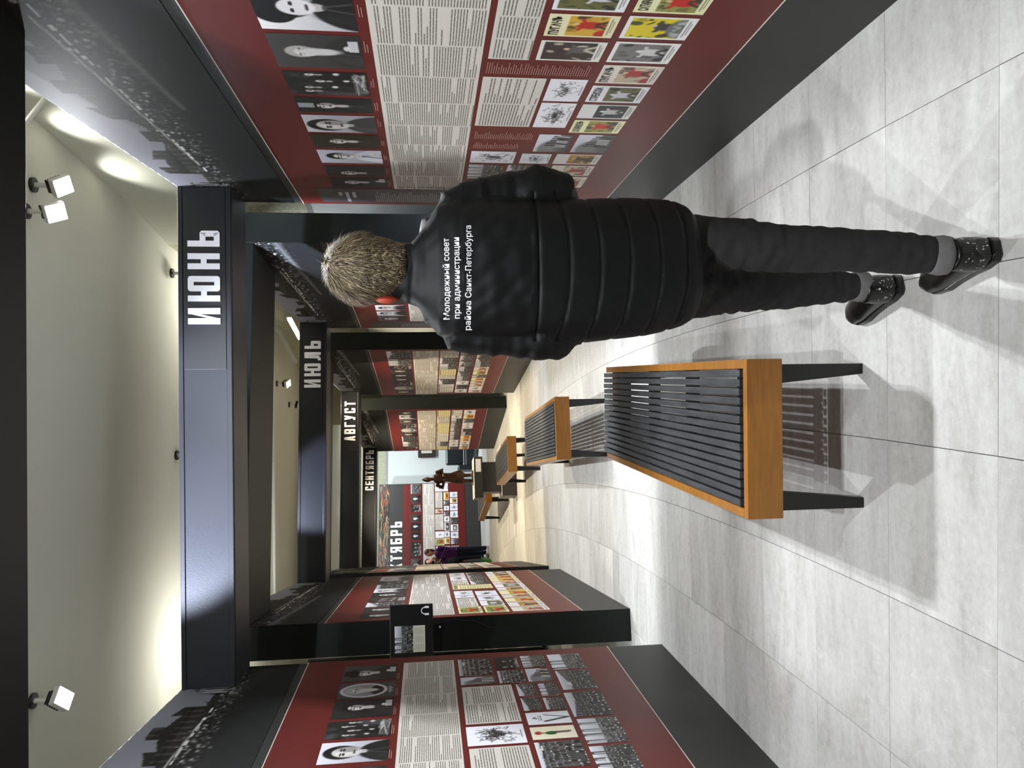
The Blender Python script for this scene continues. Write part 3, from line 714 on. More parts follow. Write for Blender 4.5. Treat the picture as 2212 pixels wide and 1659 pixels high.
# --- left wall of the first bay
L1, F = display_wall('nearest left display wall with oval portrait and crowd photographs at the lower left', (-1.632, 1.78), (-1.622, 4.78), -1, 8)
r = random.Random(21)
photo(F, 'portrait', .9, 1.15, 1.7, 2.013, r); photo(F, 'group', 1.2, 1.62, 1.7, 2.013, r)
photo(F, 'portrait', 1.667, 1.876, 1.698, 2.013, r, 240, bg=(220, 220, 232), hair=(14, 14, 14), coat=(26, 26, 26), fs=1.2, cx=.5)
photo(F, 'group', 1.913, 2.108, 1.698, 2.013, r); photo(F, 'portrait', 2.141, 2.371, 1.70, 2.012, r, bg=(34, 34, 34), coat=(30, 30, 30), fs=.8, coatlight=1)
photo(F, 'oval', 2.391, 2.611, 1.70, 2.012, r, 240); photo(F, 'portrait', 2.644, 2.885, 1.70, 2.013, r, bg=(70, 68, 66), coat=(34, 33, 33), coatlight=1, hat=1)
text_block(F, 'text_sheet', .6, 2.9, 1.358, 1.662, r, 9)
text_block(F, 'text_sheet', 1.977, 2.457, 1.05, 1.329, r, 2, pitch=.0125); text_block(F, 'text_sheet', 1.24, 1.72, 1.05, 1.329, r, 2, pitch=.0125)
for k, t0, t1, z0, z1 in [('crowd', 2.631, 2.90, 1.136, 1.332), ('street', 2.491, 2.601, 1.124, 1.33), ('group', 2.698, 2.9, .966, 1.108), ('crowd', 2.484, 2.676, .96, 1.11), ('crowd', 2.71, 2.904, .8, .946), ('street', 2.484, 2.681, .8, .944),
        ('crowd', 2.645, 2.902, .577, .777), ('crowd', 2.336, 2.62, .577, .772), ('crowd', 2.287, 2.455, .919, 1.024), ('crowd', 2.274, 2.454, .8, .902), ('crowd', 2.095, 2.26, .924, 1.022), ('crowd', 2.095, 2.247, .798, .903),
        ('crowd', 1.988, 2.295, .576, .78), ('V', 1.926, 2.068, .802, 1.022), ('green', 1.765, 1.899, .805, 1.023), ('drawing', 1.745, 1.949, 1.051, 1.332), ('crowd', 1.69, 1.959, .574, .776), ('crowd', 1.492, 1.738, .802, 1.023), ('crowd', 1.40, 1.662, .58, .779), ('crowd', 1.1, 1.46, .802, 1.023)]:
    photo(F, k, t0, t1, z0, z1, r, 230, **(dict(dens=260) if k == 'drawing' else {}))
captions(F, [(a, a + .12, 1.68, 1.694) for a in (1.68, 1.93, 2.15, 2.4, 2.65)] + [(2.605, 2.628, 1.14, 1.32), (2.46, 2.48, .82, 1.0), (2.26, 2.28, .82, 1.0)], r)

# --- second bay
R2, F = display_wall('second right display wall, mostly hidden behind the walking man head and shoulders', (1.217, 5.87), (.844, 8.88), 1, 3)
r = random.Random(31)
for t0, t1, bg in [(.1, .35, (40, 40, 40)), (.38, .62, (150, 150, 150)), (.65, .9, (30, 30, 30)), (.93, 1.2, (90, 90, 90)), (1.23, 1.5, (200, 200, 210)), (1.53, 1.9, (40, 40, 40)), (1.94, 2.16, (230, 230, 236)), (2.21, 2.40, (230, 230, 240)), (2.42, 2.66, (90, 90, 94))]: photo(F, 'portrait', t0, t1, 1.71, 2.02, r, 130, bg=bg)
text_block(F, 'text_sheet', .1, 2.68, 1.32, 1.675, r, 10, pitch=.013)
b = MB(); F.rect(b, 2.70, 3.0, .62, 2.1, .0062); b.build('title_column', 'titlecol', R2)
captions(F, [(2.74, 2.98, 1.3, 1.78)], r, 'captionw', pitch=.016)
filler(F, r, [(1.05, 1.27, .2, .45), (.82, 1.02, .15, .25), (.59, .80, .15, .25)], .1, 2.6, 100, ['crowd', 'drawing', 'cover', 'text'])
L2, F = display_wall('second left display wall with black end pier and dense rows of covers', (-1.604, 5.55), (-1.985, 8.58), -1, 8)
r = random.Random(41)
for i, (t0, t1) in enumerate([(.11, .34), (.36, .63), (.67, .92), (.95, 1.2), (1.23, 1.55), (1.58, 1.85), (1.88, 2.2), (2.23, 2.5), (2.53, 2.93)]):
    photo(F, ['portrait', 'portrait', 'crowd', 'group'][i % 4], t0, t1, 1.71, 2.02, r, 120)
text_block(F, 'text_sheet', .09, 2.96, 1.315, 1.67, r, 10, pitch=.013)
text_block(F, 'text_sheet', .45, .93, 1.11, 1.28, r, 2, pitch=.014)
photo(F, 'cover', .11, .43, 1.1, 1.28, r, 120, pal='s', title=False); photo(F, 'cover', .11, .43, .9, 1.08, r, 120, pal='s', title=False)
filler(F, r, [(1.11, 1.28, .15, .4)], .96, 1.5, 120, ['cover', 'drawing']); filler(F, r, [(.9, 1.09, .2, .35)], .46, 1.5, 120, ['cover', 'drawing'], 'yogw')
photo(F, 'yellow', 1.55, 1.87, .9, 1.28, r, 120)
filler(F, r, [(1.11, 1.28, .3, .5), (.9, 1.09, .2, .5)], 1.9, 3.0, 120, ['drawing', 'text', 'crowd'])
filler(F, r, [(.59, .875, .19, .26)], .1, 3.0, 130, ['cover'], 'ryoywyg')
# --- third and fourth bays
def far_wall(label, N_, F_, sgn, seed, rowk):
    root, F = display_wall(label, N_, F_, sgn, seed); r = random.Random(seed * 7)
    t_ = .08
    for k, wd in rowk:
        if t_ + wd < F.L: photo(F, k, t_, t_ + wd, 1.71, 2.03, r, 90); t_ += wd + .03
    text_block(F, 'text_sheet', .08, 3.0 if F.L > 3.02 else F.L - .03, 1.33, 1.68, r, 10, pitch=.02)
    filler(F, r, [(1.06, 1.31, .18, .42)], .08, F.L - .05, 90, ['news', 'text', 'yellow', 'crowd'])
    filler(F, r, [(.83, 1.03, .2, .34)], .08, F.L - .05, 90, ['crowd', 'crowd', 'drawing', 'news'])
    filler(F, r, [(.58, .80, .18, .3)], .08, F.L - .05, 90, ['crowd', 'cover', 'cover', 'drawing'], 'yysrw')
    return root
ROWK = [('crowd', .40), ('crowd', .38), ('group', .2), ('portrait', .22), ('portrait', .26), ('portrait', .26), ('group', .3), ('oval', .3), ('portrait', .26)]
far_wall('third right display wall just left of the man, warm lit with yellow covers', (.661, 9.98), (.085, 12.93), 1, 14, ROWK)
far_wall('fourth right display wall beyond the slatted benches, warm lit', (-.19, 14.1), (-1.15, 17.0), 1, 15, ROWK[3:] + ROWK[:3])
far_wall('third left display wall seen edge on as a thin slanting strip', (-2.13, 9.40), (-2.70, 12.35), -1, 16, ROWK)
far_wall('fourth left display wall behind the thin third one, next to the two visitors', (-2.93, 13.25), (-3.89, 16.1), -1, 17, ROWK)

# ------------------------------------------------------------------ month lettering
def glyph(mb, ch, x, w, s=.18):
    """block letters one unit high; returns nothing, adds prisms in the x-z plane"""
    def R(x0, x1, z0, z1): mb.append([(x + x0, z0), (x + x1, z0), (x + x1, z1), (x + x0, z1)])
    def Q(*p): mb.append([(x + a, b) for a, b in p])
    def ring(x0, x1, z0, z1, c=.08, open_=None):
        # bars with chamfered outer corners
        Q((x0, z0 + c), (x0 + s, z0 + s), (x0 + s, z1 - s), (x0, z1 - c)); 
        Q((x0 + c, z0), (x1 - c, z0), (x1 - s, z0 + s), (x0 + s, z0 + s)); Q((x0 + s, z1 - s), (x1 - s, z1 - s), (x1 - c, z1), (x0 + c, z1))
        Q((x0, z0 + c), (x0 + c * .3, z0 + c * .3), (x0 + c, z0), (x0 + s, z0 + s)); Q((x0, z1 - c), (x0 + s, z1 - s), (x0 + c, z1), (x0 + c * .3, z1 - c * .3))
        if open_ is None: Q((x1 - s, z0 + s), (x1, z0 + c), (x1, z1 - c), (x1 - s, z1 - s))
        else:
            Q((x1 - s, z0 + s), (x1, z0 + c), (x1, open_[0]), (x1 - s, open_[0])); Q((x1 - s, open_[1]), (x1, open_[1]), (x1, z1 - c), (x1 - s, z1 - s))
        Q((x1 - c, z0), (x1 - c * .3, z0 + c * .3), (x1, z0 + c), (x1 - s, z0 + s)); Q((x1 - s, z1 - s), (x1, z1 - c), (x1 - c * .3, z1 - c * .3), (x1 - c, z1))
    m = .5
    if ch == 'И': R(0, s, 0, 1); R(w - s, w, 0, 1); Q((s, .08), (s, .36), (w - s, .92), (w - s, .64))
    elif ch == 'Ю': R(0, s, 0, 1); R(s, w - .47, m - s / 2, m + s / 2); ring(w - .47, w, 0, 1)
    elif ch == 'Н': R(0, s, 0, 1); R(w - s, w, 0, 1); R(s, w - s, m - s / 2, m + s / 2)
    elif ch == 'Ь': R(0, s, 0, 1); R(s, w - .06, 0, s); R(s, w - .06, .62 - s, .62); Q((w - s, s), (w - .06, 0), (w, .06), (w, .56), (w - .06, .62), (w - s, .62 - s))
    elif ch == 'Л': R(w - s, w, 0, 1); R(.12, w - s, 1 - s, 1); Q((.10, .2), (.10 + s, .12), (.12 + s, 1 - s), (.12, 1 - s)); Q((-.02, 0), (.12, 0), (.10 + s, .12), (.10, .2), (-.02, .18))
    elif ch == 'А': Q((0, 0), (s, 0), (w / 2 + .06, 1), (w / 2 - .10, 1)); Q((w - s, 0), (w, 0), (w / 2 + .10, 1), (w / 2 - .06, 1)); R(.14, w - .14, .18, .33)
    elif ch == 'В': R(0, s, 0, 1); [R(s, w - .08, a, b) for a, b in ((0, s), (m - s / 2, m + s / 2), (1 - s, 1))]; Q((w - s, s), (w - .08, 0), (w, .08), (w, m - .06), (w - .05, m), (w - s, m - .08)); Q((w - s, m + .08), (w - .05, m), (w, m + .06), (w, .92), (w - .08, 1), (w - s, 1 - s))
    elif ch == 'Г': R(0, s, 0, 1); R(s, w, 1 - s, 1)
    elif ch == 'У': Q((0, 1), (.10, .42), (.30, .42), (s, 1)); Q((.08, .0), (.26, 0), (w, 1), (w - s, 1)); R(.0, .14, 0, s)
    elif ch == 'С': ring(0, w, 0, 1, open_=(.36, .64))
    elif ch == 'Т': R(w / 2 - s / 2, w / 2 + s / 2, 0, 1); R(0, w, 1 - s, 1)
    elif ch == 'Е': R(0, s, 0, 1); [R(s, w, a, b) for a, b in ((0, s), (m - s / 2, m + s / 2), (1 - s, 1))]
    elif ch == 'Я': R(w - s, w, 0, 1); R(.08, w - s, 1 - s, 1); R(.08, w - s, .40, .40 + s); Q((0, .46), (.08, .40), (s, .58), (s, .82), (.08, 1), (0, .94)); Q((0, 0), (s, 0), (w - s, .40), (w - s - .16, .42))
    elif ch == 'Б': R(0, s, 0, 1); R(s, w - .03, 1 - s, 1); R(s, w - .06, 0, s); R(s, w - .06, .60 - s, .60); Q((w - s, s), (w - .06, 0), (w, .06), (w, .54), (w - .06, .60), (w - s, .60 - s))
    elif ch == 'Р': R(0, s, 0, 1); R(s, w - .06, 1 - s, 1); R(s, w - .06, .36, .36 + s); Q((w - s, .36 + s), (w - .06, .36), (w, .42), (w, .94), (w - .06, 1), (w - s, 1 - s))
    elif ch == 'К': R(0, s, 0, 1); Q((s, .42), (s, .62), (w - s, 1), (w, 1), (w, .96), (s + .08, .45)); Q((s + .04, .56), (s, .40), (w - s - .01, 0), (w, 0), (w, .05), (s + .14, .62))
    elif ch == 'О': ring(0, w, 0, 1)
GW = {'Ю': .78}
def lettering(word, root, xl, xr, z0, z1, y):
    """letters as separate parts, reading along local +x"""
    W = sum(GW.get(c_, .49) for c_ in word) + .21 * (len(word) - 1); k = (xr - xl) / W; x = 0
    for ch in word:
        w_ = GW.get(ch, .49); P = []; glyph(P, ch, x, w_); b = MB()
        for q in P: b.prism([(xl + a * k, z0 + c_ * (z1 - z0)) for a, c_ in q], y - .008, y, axis='y')
        o = b.build('letter', 'letter', root); x += w_ + .21
        bm = bmesh.new(); bm.from_mesh(o.data); bmesh.ops.recalc_face_normals(bm, faces=bm.faces); bm.to_mesh(o.data); bm.free()
# ------------------------------------------------------------------ beams over every bay
def beams(Rn, Rf, Ln, Lf, word, letters, plate, labN, labF):
    Rn, Rf, Ln, Lf = map(Vector, (Rn, Rf, Ln, Lf)); dv = ((Rf - Rn) + (Lf - Ln)).normalized(); rz = math.atan2(dv.y, dv.x) - PI / 2
    for which in (0, 1):
        Rp, Lp = (Rn, Ln) if which == 0 else (Rf, Lf)
        u = Vector((math.cos(rz), math.sin(rz))); mid = (Rp + Lp) / 2; W = (Rp - Lp).dot(u) + (-.004)
        root = thing('plain_beam' if which == 0 else 'sign_beam', labN if which == 0 else labF, 'beam', (mid.x, mid.y, 0), rz)
        b = MB()
        if which == 0:
            b.box(-W / 2, W / 2, .0, .84, 2.80, 3.04); b.build('beam_box', 'pier', root, bevel=.003)
        else:
            b.box(-W / 2, W / 2, -.33, -.0, 2.60, 2.90); b.build('beam_box', 'beam', root, bevel=.004)
            b = MB(); b.box(-W / 2, W / 2, -.345, -.331, 2.603, 2.632); b.build('lower_lip', 'beam', root, bevel=.003)
            b = MB(); b.box(-W / 2, W / 2, -.337, -.331, 2.872, 2.897); b.build('upper_lip', 'beam', root, bevel=.002)
            # plate and letters: given as world x of ends along the beam
            px0 = plate - mid.x; b = MB(); b.box(px0, W / 2 - .002, -.336, -.3305, 2.636, 2.869); b.build('sign_plate', 'plate', root, bevel=.001)
            lettering(word, root, letters[0] - mid.x, letters[1] - mid.x, 2.665, 2.842, -.337)
    return rz
beams((1.24, 1.78), (1.24, 4.78), (-1.632, 1.78), (-1.622, 4.78), 'ИЮНЬ', (.448, .982), .19, 'black plain beam right above the viewer at the top of the view', 'nearest lettered beam reading ИЮНЬ in big white letters')
beams((1.217, 5.87), (.844, 8.88), (-1.604, 5.55), (-1.985, 8.58), 'ИЮЛЬ', (.11, .635), -.145, 'dark plain beam soffit just behind the ИЮНЬ beam', 'second lettered beam reading ИЮЛЬ')
beams((.661, 9.98), (.085, 12.93), (-2.13, 9.40), (-2.70, 12.35), 'АВГУСТ', (-.715, -.06), -.88, 'dark plain beam soffit just behind the ИЮЛЬ beam', 'third lettered beam reading АВГУСТ')
beams((-.19, 14.1), (-1.15, 17.0), (-2.93, 13.25), (-3.89, 16.1), 'СЕНТЯБРЬ', (-2.02, -1.14), -2.1, 'dark plain beam soffit just behind the АВГУСТ beam', 'fourth lettered beam reading СЕНТЯБРЬ')

# ------------------------------------------------------------------ end wall of the enfilade, ОКТЯБРЬ
root = thing('end_display_wall', 'display wall closing the far end, lettered ОКТЯБРЬ behind the bronze statue', 'display panel', (-2.48, 22.3, 0), math.atan2(-1.5, -3.72))
LL = 4.0; F = Face(root, LL, 1); r = random.Random(77)
class EF(Face):
    def P(s, t, z, o=0): return Vector((t, o, z))
F = EF(root, LL, 1)
b = MB(); b.box(0, LL, -.24, 0, 0, 2.92); b.build('carcass', 'board', root)
b = MB(); b.box(0.01, LL, 0, .005, .43, 2.23); b.build('red_field', 'red', root)
b = MB(); b.box(0.01, LL - .01, 0, .03, .02, .42); b.build('speckled_base', 'base', root)
F.img('frieze_print', .02, LL, 2.62, 2.9, fire(200, 24, r), .004)
for t0, t1, k in [(.02, .31, 'crowd'), (.35, .60, 'portrait'), (.63, .85, 'group'), (.92, 1.14, 'portrait'), (1.17, 1.4, 'portrait'), (1.43, 1.66, 'portrait'), (1.72, 2.15, 'group'), (2.2, 2.5, 'portrait'), (2.53, 2.8, 'portrait'), (2.85, 3.2, 'group'), (3.25, 3.6, 'portrait')]: photo(F, k, t0, t1, 1.72, 2.0, r, 90)
text_block(F, 'text_sheet', .02, 3.8, 1.33, 1.66, r, 12, pitch=.02)
photo(F, 'drawing', .02, .26, .92, 1.30, r, 90, dens=200); text_block(F, 'text_sheet', .28, .75, 1.09, 1.30, r, 2, pitch=.02); text_block(F, 'text_sheet', .94, 1.40, 1.07, 1.31, r, 2, pitch=.02)
photo(F, 'cover', .78, .91, 1.08, 1.30, r, 90, pal='r', title=False); photo(F, 'drawing', 1.44, 1.63, 1.06, 1.31, r, 90, dens=40); photo(F, 'cover', 1.65, 1.84, 1.06, 1.31, r, 90, pal='s', title=False)
filler(F, r, [(.90, 1.05, .12, .24), (.65, .87, .14, .2)], .29, 1.84, 90, ['drawing', 'cover', 'crowd', 'drawing'], 'wkgwoy')
filler(F, r, [(1.07, 1.3, .2, .4), (.90, 1.05, .12, .24), (.65, .87, .14, .2)], 1.87, 3.7, 90, ['drawing', 'cover', 'crowd', 'news'], 'wkgwoy')
# letters read from the viewer's left, i.e. along local -x
sub = MB(); word = 'ОКТЯБРЬ'; W = .49 * 7 + .21 * 6; xl, xr = 2.72, 1.12; k = (xl - xr) / W; x = 0
for ch in word:
    P = []; glyph(P, ch, x, .49); b = MB()
    for q in P: b.prism([(xl - a * k, 2.255 + c_ * .33) for a, c_ in q], .005, .02, axis='y')
    o = b.build('letter', 'letter', root); x += .70
    bm = bmesh.new(); bm.from_mesh(o.data); bmesh.ops.recalc_face_normals(bm, faces=bm.faces); bm.to_mesh(o.data); bm.free()

# ------------------------------------------------------------------ ceiling spotlights
for i, (xy, aim, wt, col, deg, lab) in enumerate(SPOTS):
    x, y = xy
    if lab.startswith('hidden'):      # lamps out of the photograph's sight: light only
        d = (Vector(aim) - Vector((x, y, CEIL - .16))).normalized(); spot(Vector((x, y, CEIL - .16)) + d * .06, aim, wt * GAIN, col, deg); continue
    t = thing('ceiling_spotlight', lab, 'spotlight', (x, y, CEIL), 0)
    d = (Vector(aim) - Vector((x, y, CEIL - .16))).normalized()
    q = d.to_track_quat('-Z', 'Y').to_matrix().to_4x4()
    b = MB(); b.tube([(0, 0, 0), (0, 0, -.018)], .045, 20); b.build('mount', 'blackmetal', t)
    b = MB(); b.tube([(0, 0, -.018), (0, 0, -.13)], .016, 12); b.build('stem', 'alu', t)
    hd = MB(); hd.box(-.055, .055, -.06, .06, -.03, .012); ho = hd.build('head', 'alu', t, bevel=.006)
    ho.matrix_local = Matrix.Translation((0, 0, -.16)) @ q
    hs = MB(); [hs.box(-.04, .04, -.045 + k * .018, -.037 + k * .018, .0, .04) for k in range(6)]; hs.build('heat_sink', 'blackmetal', ho).location = (0, 0, .012)
    ln = MB(); ln.box(-.05, .05, -.055, .055, -.033, -.031); ln.build('lens', 'lamp', ho)
    s = spot(Vector((x, y, CEIL - .16)) + d * .06, aim, wt * GAIN, col, deg)
# unseen lights without fixtures: uplights, then spots washing the outer right wall
# upward area lights added over the display walls to brighten the ceiling
UPL = [((1.37, 1.95), (1.37, 3.1), 6, 'unseen uplight added over the nearest right display wall'), ((-1.75, 1.95), (-1.75, 3.1), 4, 'unseen uplight added over the nearest left display wall'),
       ((1.12, 7.6), (1.02, 8.4), 14, 'unseen uplight added over the second right display wall'), ((-2.15, 6.9), (-2.25, 7.8), 14, 'unseen uplight added over the second left display wall'),
       ((-2.36, 9.9), (-2.52, 10.7), 20, 'unseen uplight added over the third left display wall')]
for (xa, ya), (xb, yb), wt, lab in UPL:
    L_ = math.hypot(xb - xa, yb - ya); rz = math.atan2(yb - ya, xb - xa)
    a = area('added_uplight', ((xa + xb) / 2, (ya + yb) / 2, 3.10), (PI, 0, 0), L_, .05, wt, (1, .99, .93)); a.rotation_euler = (PI, 0, rz)
for yy, xx in ((5.6, 1.66), (4.9, 1.74), (4.2, 1.744), (3.5, 1.75), (2.8, 1.755)):
    spot((xx - .22, yy, CEIL - .05), (xx, yy, CEIL - .42), 7, (1, 1, .96), 112)
spot((-2.35, 6.7, 3.0), (-2.7, 7.5, 3.85), 7, (1, .98, .9), 70)

# ------------------------------------------------------------------ benches
def bench(label, near_mid, heading, L, W, zt=.44):
    t = thing('slatted_bench', label, 'bench', (near_mid[0], near_mid[1], 0), heading, 'slatted benches along the middle of the hall')
    # local y forward (away), x right
    rh = .125; th = .032
    b = MB(); b.box(-W / 2, W / 2, 0, th, zt - rh, zt); b.build('end_rail', 'wood', t, bevel=.003)
    b = MB(); b.box(-W / 2, W / 2, L - th, L, zt - rh, zt - .045); b.build('end_rail', 'wood', t, bevel=.003)
    for sx in (-1, 1):
        x0, x1 = sorted((sx * W / 2, sx * (W / 2 - th))); b = MB(); b.box(x0, x1, th, L - th, zt - rh, zt); b.build('side_rail', 'wood', t, bevel=.003)
    n = 15; pitch = (W - 2 * th) / n
    for k in range(4):
        y = th + .07 + k * (L - .25) / 3.3; b = MB(); b.box(-W / 2 + th, W / 2 - th, y, y + .035, zt - .075, zt - .026); b.build('cross_bar', 'slat', t)
    for k in range(n):
        x = -W / 2 + th + (k + .5) * pitch; b = MB(); b.box(x - pitch * .39, x + pitch * .39, .055, L - .005 + .02, zt - .036, zt + .002 + .002 * (k % 3 == 0)); b.build('slat', 'slat', t, bevel=.002)
    zl = zt - rh
    for sx in (-1, 1):
        for (y0, y1) in ((.045, .085), (L - .17, L - .13)):
            b = MB(); xo = sx * (W / 2 - .018); xi = sx * (W / 2 - .018 - .072); xb = sx * (W / 2 - .018 - .036)
            xa, xc = sorted((xo, xi)); xd, xe = sorted((xo, xb))
            b.hexa([(xd, y0, 0), (xe, y0, 0), (xd, y1, 0), (xe, y1, 0), (xa, y0, zl + .06), (xc, y0, zl + .06), (xa, y1, zl + .06), (xc, y1, zl + .06)])
            b.build('leg', 'leg', t, bevel=.002)
    return t
bench('nearest and largest slatted bench with worn black slats and amber wooden frame', (-.152, 2.40), -.028, 2.0, .537)
bench('second slatted bench straight behind the nearest one', (-.258, 6.16), .115, 1.97, .525)
bench('third slatted bench, small, beside the plinth of the bronze statue', (-.75, 9.98), .215, 1.75, .48)
bench('farthest slatted bench, standing left of the statue plinth', (-1.70, 14.05), .32, 2.2, .50)

# ------------------------------------------------------------------ statue and its plinth
pl = thing('statue_plinth', 'stepped charcoal plinth of three blocks with grey sides under the bronze statue', 'plinth', (-1.35, 12.75, 0), .2)
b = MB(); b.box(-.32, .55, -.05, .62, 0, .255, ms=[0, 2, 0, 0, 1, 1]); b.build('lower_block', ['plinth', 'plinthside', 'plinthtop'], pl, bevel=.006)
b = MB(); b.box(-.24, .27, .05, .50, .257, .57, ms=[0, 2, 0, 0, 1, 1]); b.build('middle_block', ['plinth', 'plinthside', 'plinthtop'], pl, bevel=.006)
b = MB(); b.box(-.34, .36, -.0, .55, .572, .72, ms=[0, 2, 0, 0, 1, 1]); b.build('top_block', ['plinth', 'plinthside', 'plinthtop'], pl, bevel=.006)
b = MB(); b.box(.10, .32, -.008, -.001, .60, .69); b.build('label_card', 'paper', pl)
st = thing('bronze_statue', 'dark bronze figure in a long coat and pointed cap standing on the stepped plinth', 'statue', (-1.38, 13.05, .722))
m = MB()
for sx in (-1, 1): m.tube([(sx * .05, 0, .02), (sx * .045, 0, .12), (sx * .04, .01, .26)], [.028, .03, .045], 10); m.ellip((sx * .05, -.03, .02), (.03, .055, .022))
m.tube([(0, 0, .16), (0, .01, .3), (.02, 0, .45), (.01, 0, .6), (0, 0, .68)], [(.10, .09), (.095, .08), (.075, .06), (.10, .07), (.06, .05)], 16)
m.tube([(.06, 0, .14), (.10, .03, .22), (.06, 0, .4)], [.02, .045, .03], 8)
for sx in (-1, 1): m.tube([(sx * .10, 0, .64), (sx * .15, -.02, .53), (sx * .03, -.09, .50)], [.035, .035, .026], 10)
m.ellip((-.02, -.10, .50), (.03, .02, .02)); m.tube([(0, 0, .66), (-.005, -.01, .73)], [.03, .028], 10)
m.ellip((-.01, -.015, .775), (.042, .05, .055)); m.ellip((-.01, -.06, .77), (.01, .016, .012)); m.tube([(-.01, -.01, .79), (-.01, 0, .85), (-.01, 0, .885)], [.046, .026, .006], 10)
m.box(-.13, .13, -.09, .09, -.0, .018)
m.v = [(v[0], v[1] + .0, v[2]) for v in m.v]
me = m.v; m2 = MB(); m2.v = [(a + st.location.x, b_ + st.location.y, c_ + st.location.z) for a, b_, c_ in me]; m2.f = m.f; m2.m = m.m
remesh(m2, 'cast_figure', 'bronze', .008, st, 2)

# ------------------------------------------------------------------ far corner: armchair, framed sheet, green bin
ch = thing('leather_armchair', 'black leather armchair against the pale far wall, seen past the fourth right display wall', 'armchair', (-1.45, 22.4, 0), .2)
b = MB(); b.box(-.55, .45, 0, .75, .12, .40); b.build('seat', 'teal', ch, bevel=.05)
b = MB(); b.box(-.45, .35, .60, .82, .42, .95); b.build('backrest', 'teal', ch, bevel=.05)
for sx in (-.66, .46): b = MB(); b.box(sx, sx + .15, .02, .80, .1, .60); b.build('armrest', 'teal', ch, bevel=.04)
for sx in (-.5, .4):
    for sy in (.06, .7): b = MB(); b.box(sx, sx + .05, sy, sy + .05, 0, .12); b.build('leg', 'chrome', ch)
fr = thing('framed_certificate', 'small dark framed certificate hanging on the pale far wall', 'picture frame', (-1.62, 24.19, 1.24), .386)
b = MB(); b.box(-.26, .26, 0, .03, 0, .56); b.build('frame', 'frame', fr, bevel=.006)
b = MB(); b.box(-.12, .14, -.004, .002, .12, .46); b.build('sheet', M['yellowp'] if 'yellowp' in M else 'sheet', fr)
gb = thing('green_bin', 'bright green plastic bin on the floor by the two visitors feet', 'bin', (-4.02, 18.2, 0))
b = MB(); b.hexa([(-.10, -.10, 0), (.10, -.10, 0), (-.10, .10, 0), (.10, .10, 0), (-.15, -.14, .22), (.15, -.14, .22), (-.15, .14, .22), (.15, .14, .22)]); b.build('tub', 'green', gb, bevel=.012)
b = MB(); b.box(-.16, .16, -.15, .15, .22, .24); b.build('rim', 'green', gb, bevel=.006)
# tall black partition seen through the slit between the left display walls
bp_ = thing('black_partition', 'tall black partition glimpsed through the slit between the first and second left display walls', 'partition', (-3.55, 9.5, 0), .1)
b = MB(); b.box(-.35, .35, 0, .08, .05, 3.0); b.build('board', 'pier', bp_)
b = MB(); b.box(-.33, -.25, -.15, .23, 0, .05); b.box(.25, .33, -.15, .23, 0, .05); b.build('foot', 'pier', bp_)

# ------------------------------------------------------------------ audio point on the second left pier
kx = thing('audio_point', 'black board with a lit photo screen and white headphone sign on the second left pier', 'audio guide', (-1.65, 5.40, 1.478), 0)
b = MB(); b.box(-.188, .192, 0, .02, 0, .306); b.build('board', 'blackmetal', kx, bevel=.006)
b = MB(); b.box(-.10, .0, .02, .15, .10, .20); b.build('bracket', 'blackmetal', kx)
r = random.Random(4)
img = np.vstack([crowd(60, 46, r), np.zeros((30, 60, 3)) + np.array([.80, .79, .72])])
for k in range(3):
    for q in range(6): img[50 + q * 4, 4 + k * 18:18 + k * 18] = .55
grid_print('screen', Vector((-.143, -.002, .271)), Vector((.188, 0, 0)), Vector((0, 0, -.214)), img, kx)
b = MB(); R_ = .026
for k in range(10):
    a0 = PI * k / 10; a1 = PI * (k + 1) / 10; cx, cz = .147, .058
    b.prism([(cx + R_ * math.cos(a0), cz + R_ * math.sin(a0)), (cx + R_ * math.cos(a1), cz + R_ * math.sin(a1)), (cx + (R_ - .006) * math.cos(a1), cz + (R_ - .006) * math.sin(a1)), (cx + (R_ - .006) * math.cos(a0), cz + (R_ - .006) * math.sin(a0))], -.003, -.0005, axis='y')
for sx in (-1, 1): b.box(.147 + sx * .025 - .007, .147 + sx * .025 + .007, -.003, -.0005, .028, .058)
b.build('headphone_sign', 'letter', kx)
hp = thing('headphone_hook', 'small chrome hook with a thin black cable below the audio point', 'hook', (-1.665, 5.545, 1.43))
b = MB(); b.ellip((0, -.012, 0), (.011, .012, .011)); b.build('knob', 'chrome', hp, smooth=True)
b = MB(); b.tube([(.02, -.006, .04), (.045, -.006, -.10), (.03, -.006, -.25), (-.02, -.006, -.36), (-.05, -.006, -.5)], .003, 6); b.build('cable', 'blackmetal', hp)

# ------------------------------------------------------------------ the walking man
man = thing('person', 'man walking away in a black quilted jacket with white Cyrillic text, grey rolled-up jeans', 'person', (.34, 2.05, 0))
HC = Vector((.360, 2.10, 1.667))
def hand(mb, w, d, up, s=1):  # palm at w, pointing along d
    d = Vector(d).normalized(); up = Vector(up).normalized(); sd = d.cross(up).normalized(); w = Vector(w)
    mb.tube([w, w + d * .045, w + d * .085], [(.026, .016), (.038, .016), (.036, .014)], 12)
    for k, ln in enumerate((.066, .075, .070, .055)):
        b0 = w + d * .078 + sd * (k - 1.5) * .0185
        mb.tube([b0, b0 + d * ln * .45 + up * .004, b0 + d * ln * .75 - up * .010, b0 + d * ln * .85 - up * .026], [.0088, .0085, .008, .007], 8)
    b0 = w + d * .02 - sd * .03
    mb.tube([b0, b0 + d * .03 - sd * .025, b0 + d * .062 - sd * .030 - up * .008], [.012, .010, .008], 8)
body = MB()
body.ellip(HC + Vector((0, .0, .005)), (.072, .090, .098), 24, 16)
body.ellip(HC + Vector((-.01, .055, -.055)), (.050, .055, .062), 16, 12)
fd = Vector((-.42, .88, -.18)).normalized(); fs_ = Vector((.88, .42, 0)).normalized(); fu = fs_.cross(fd)
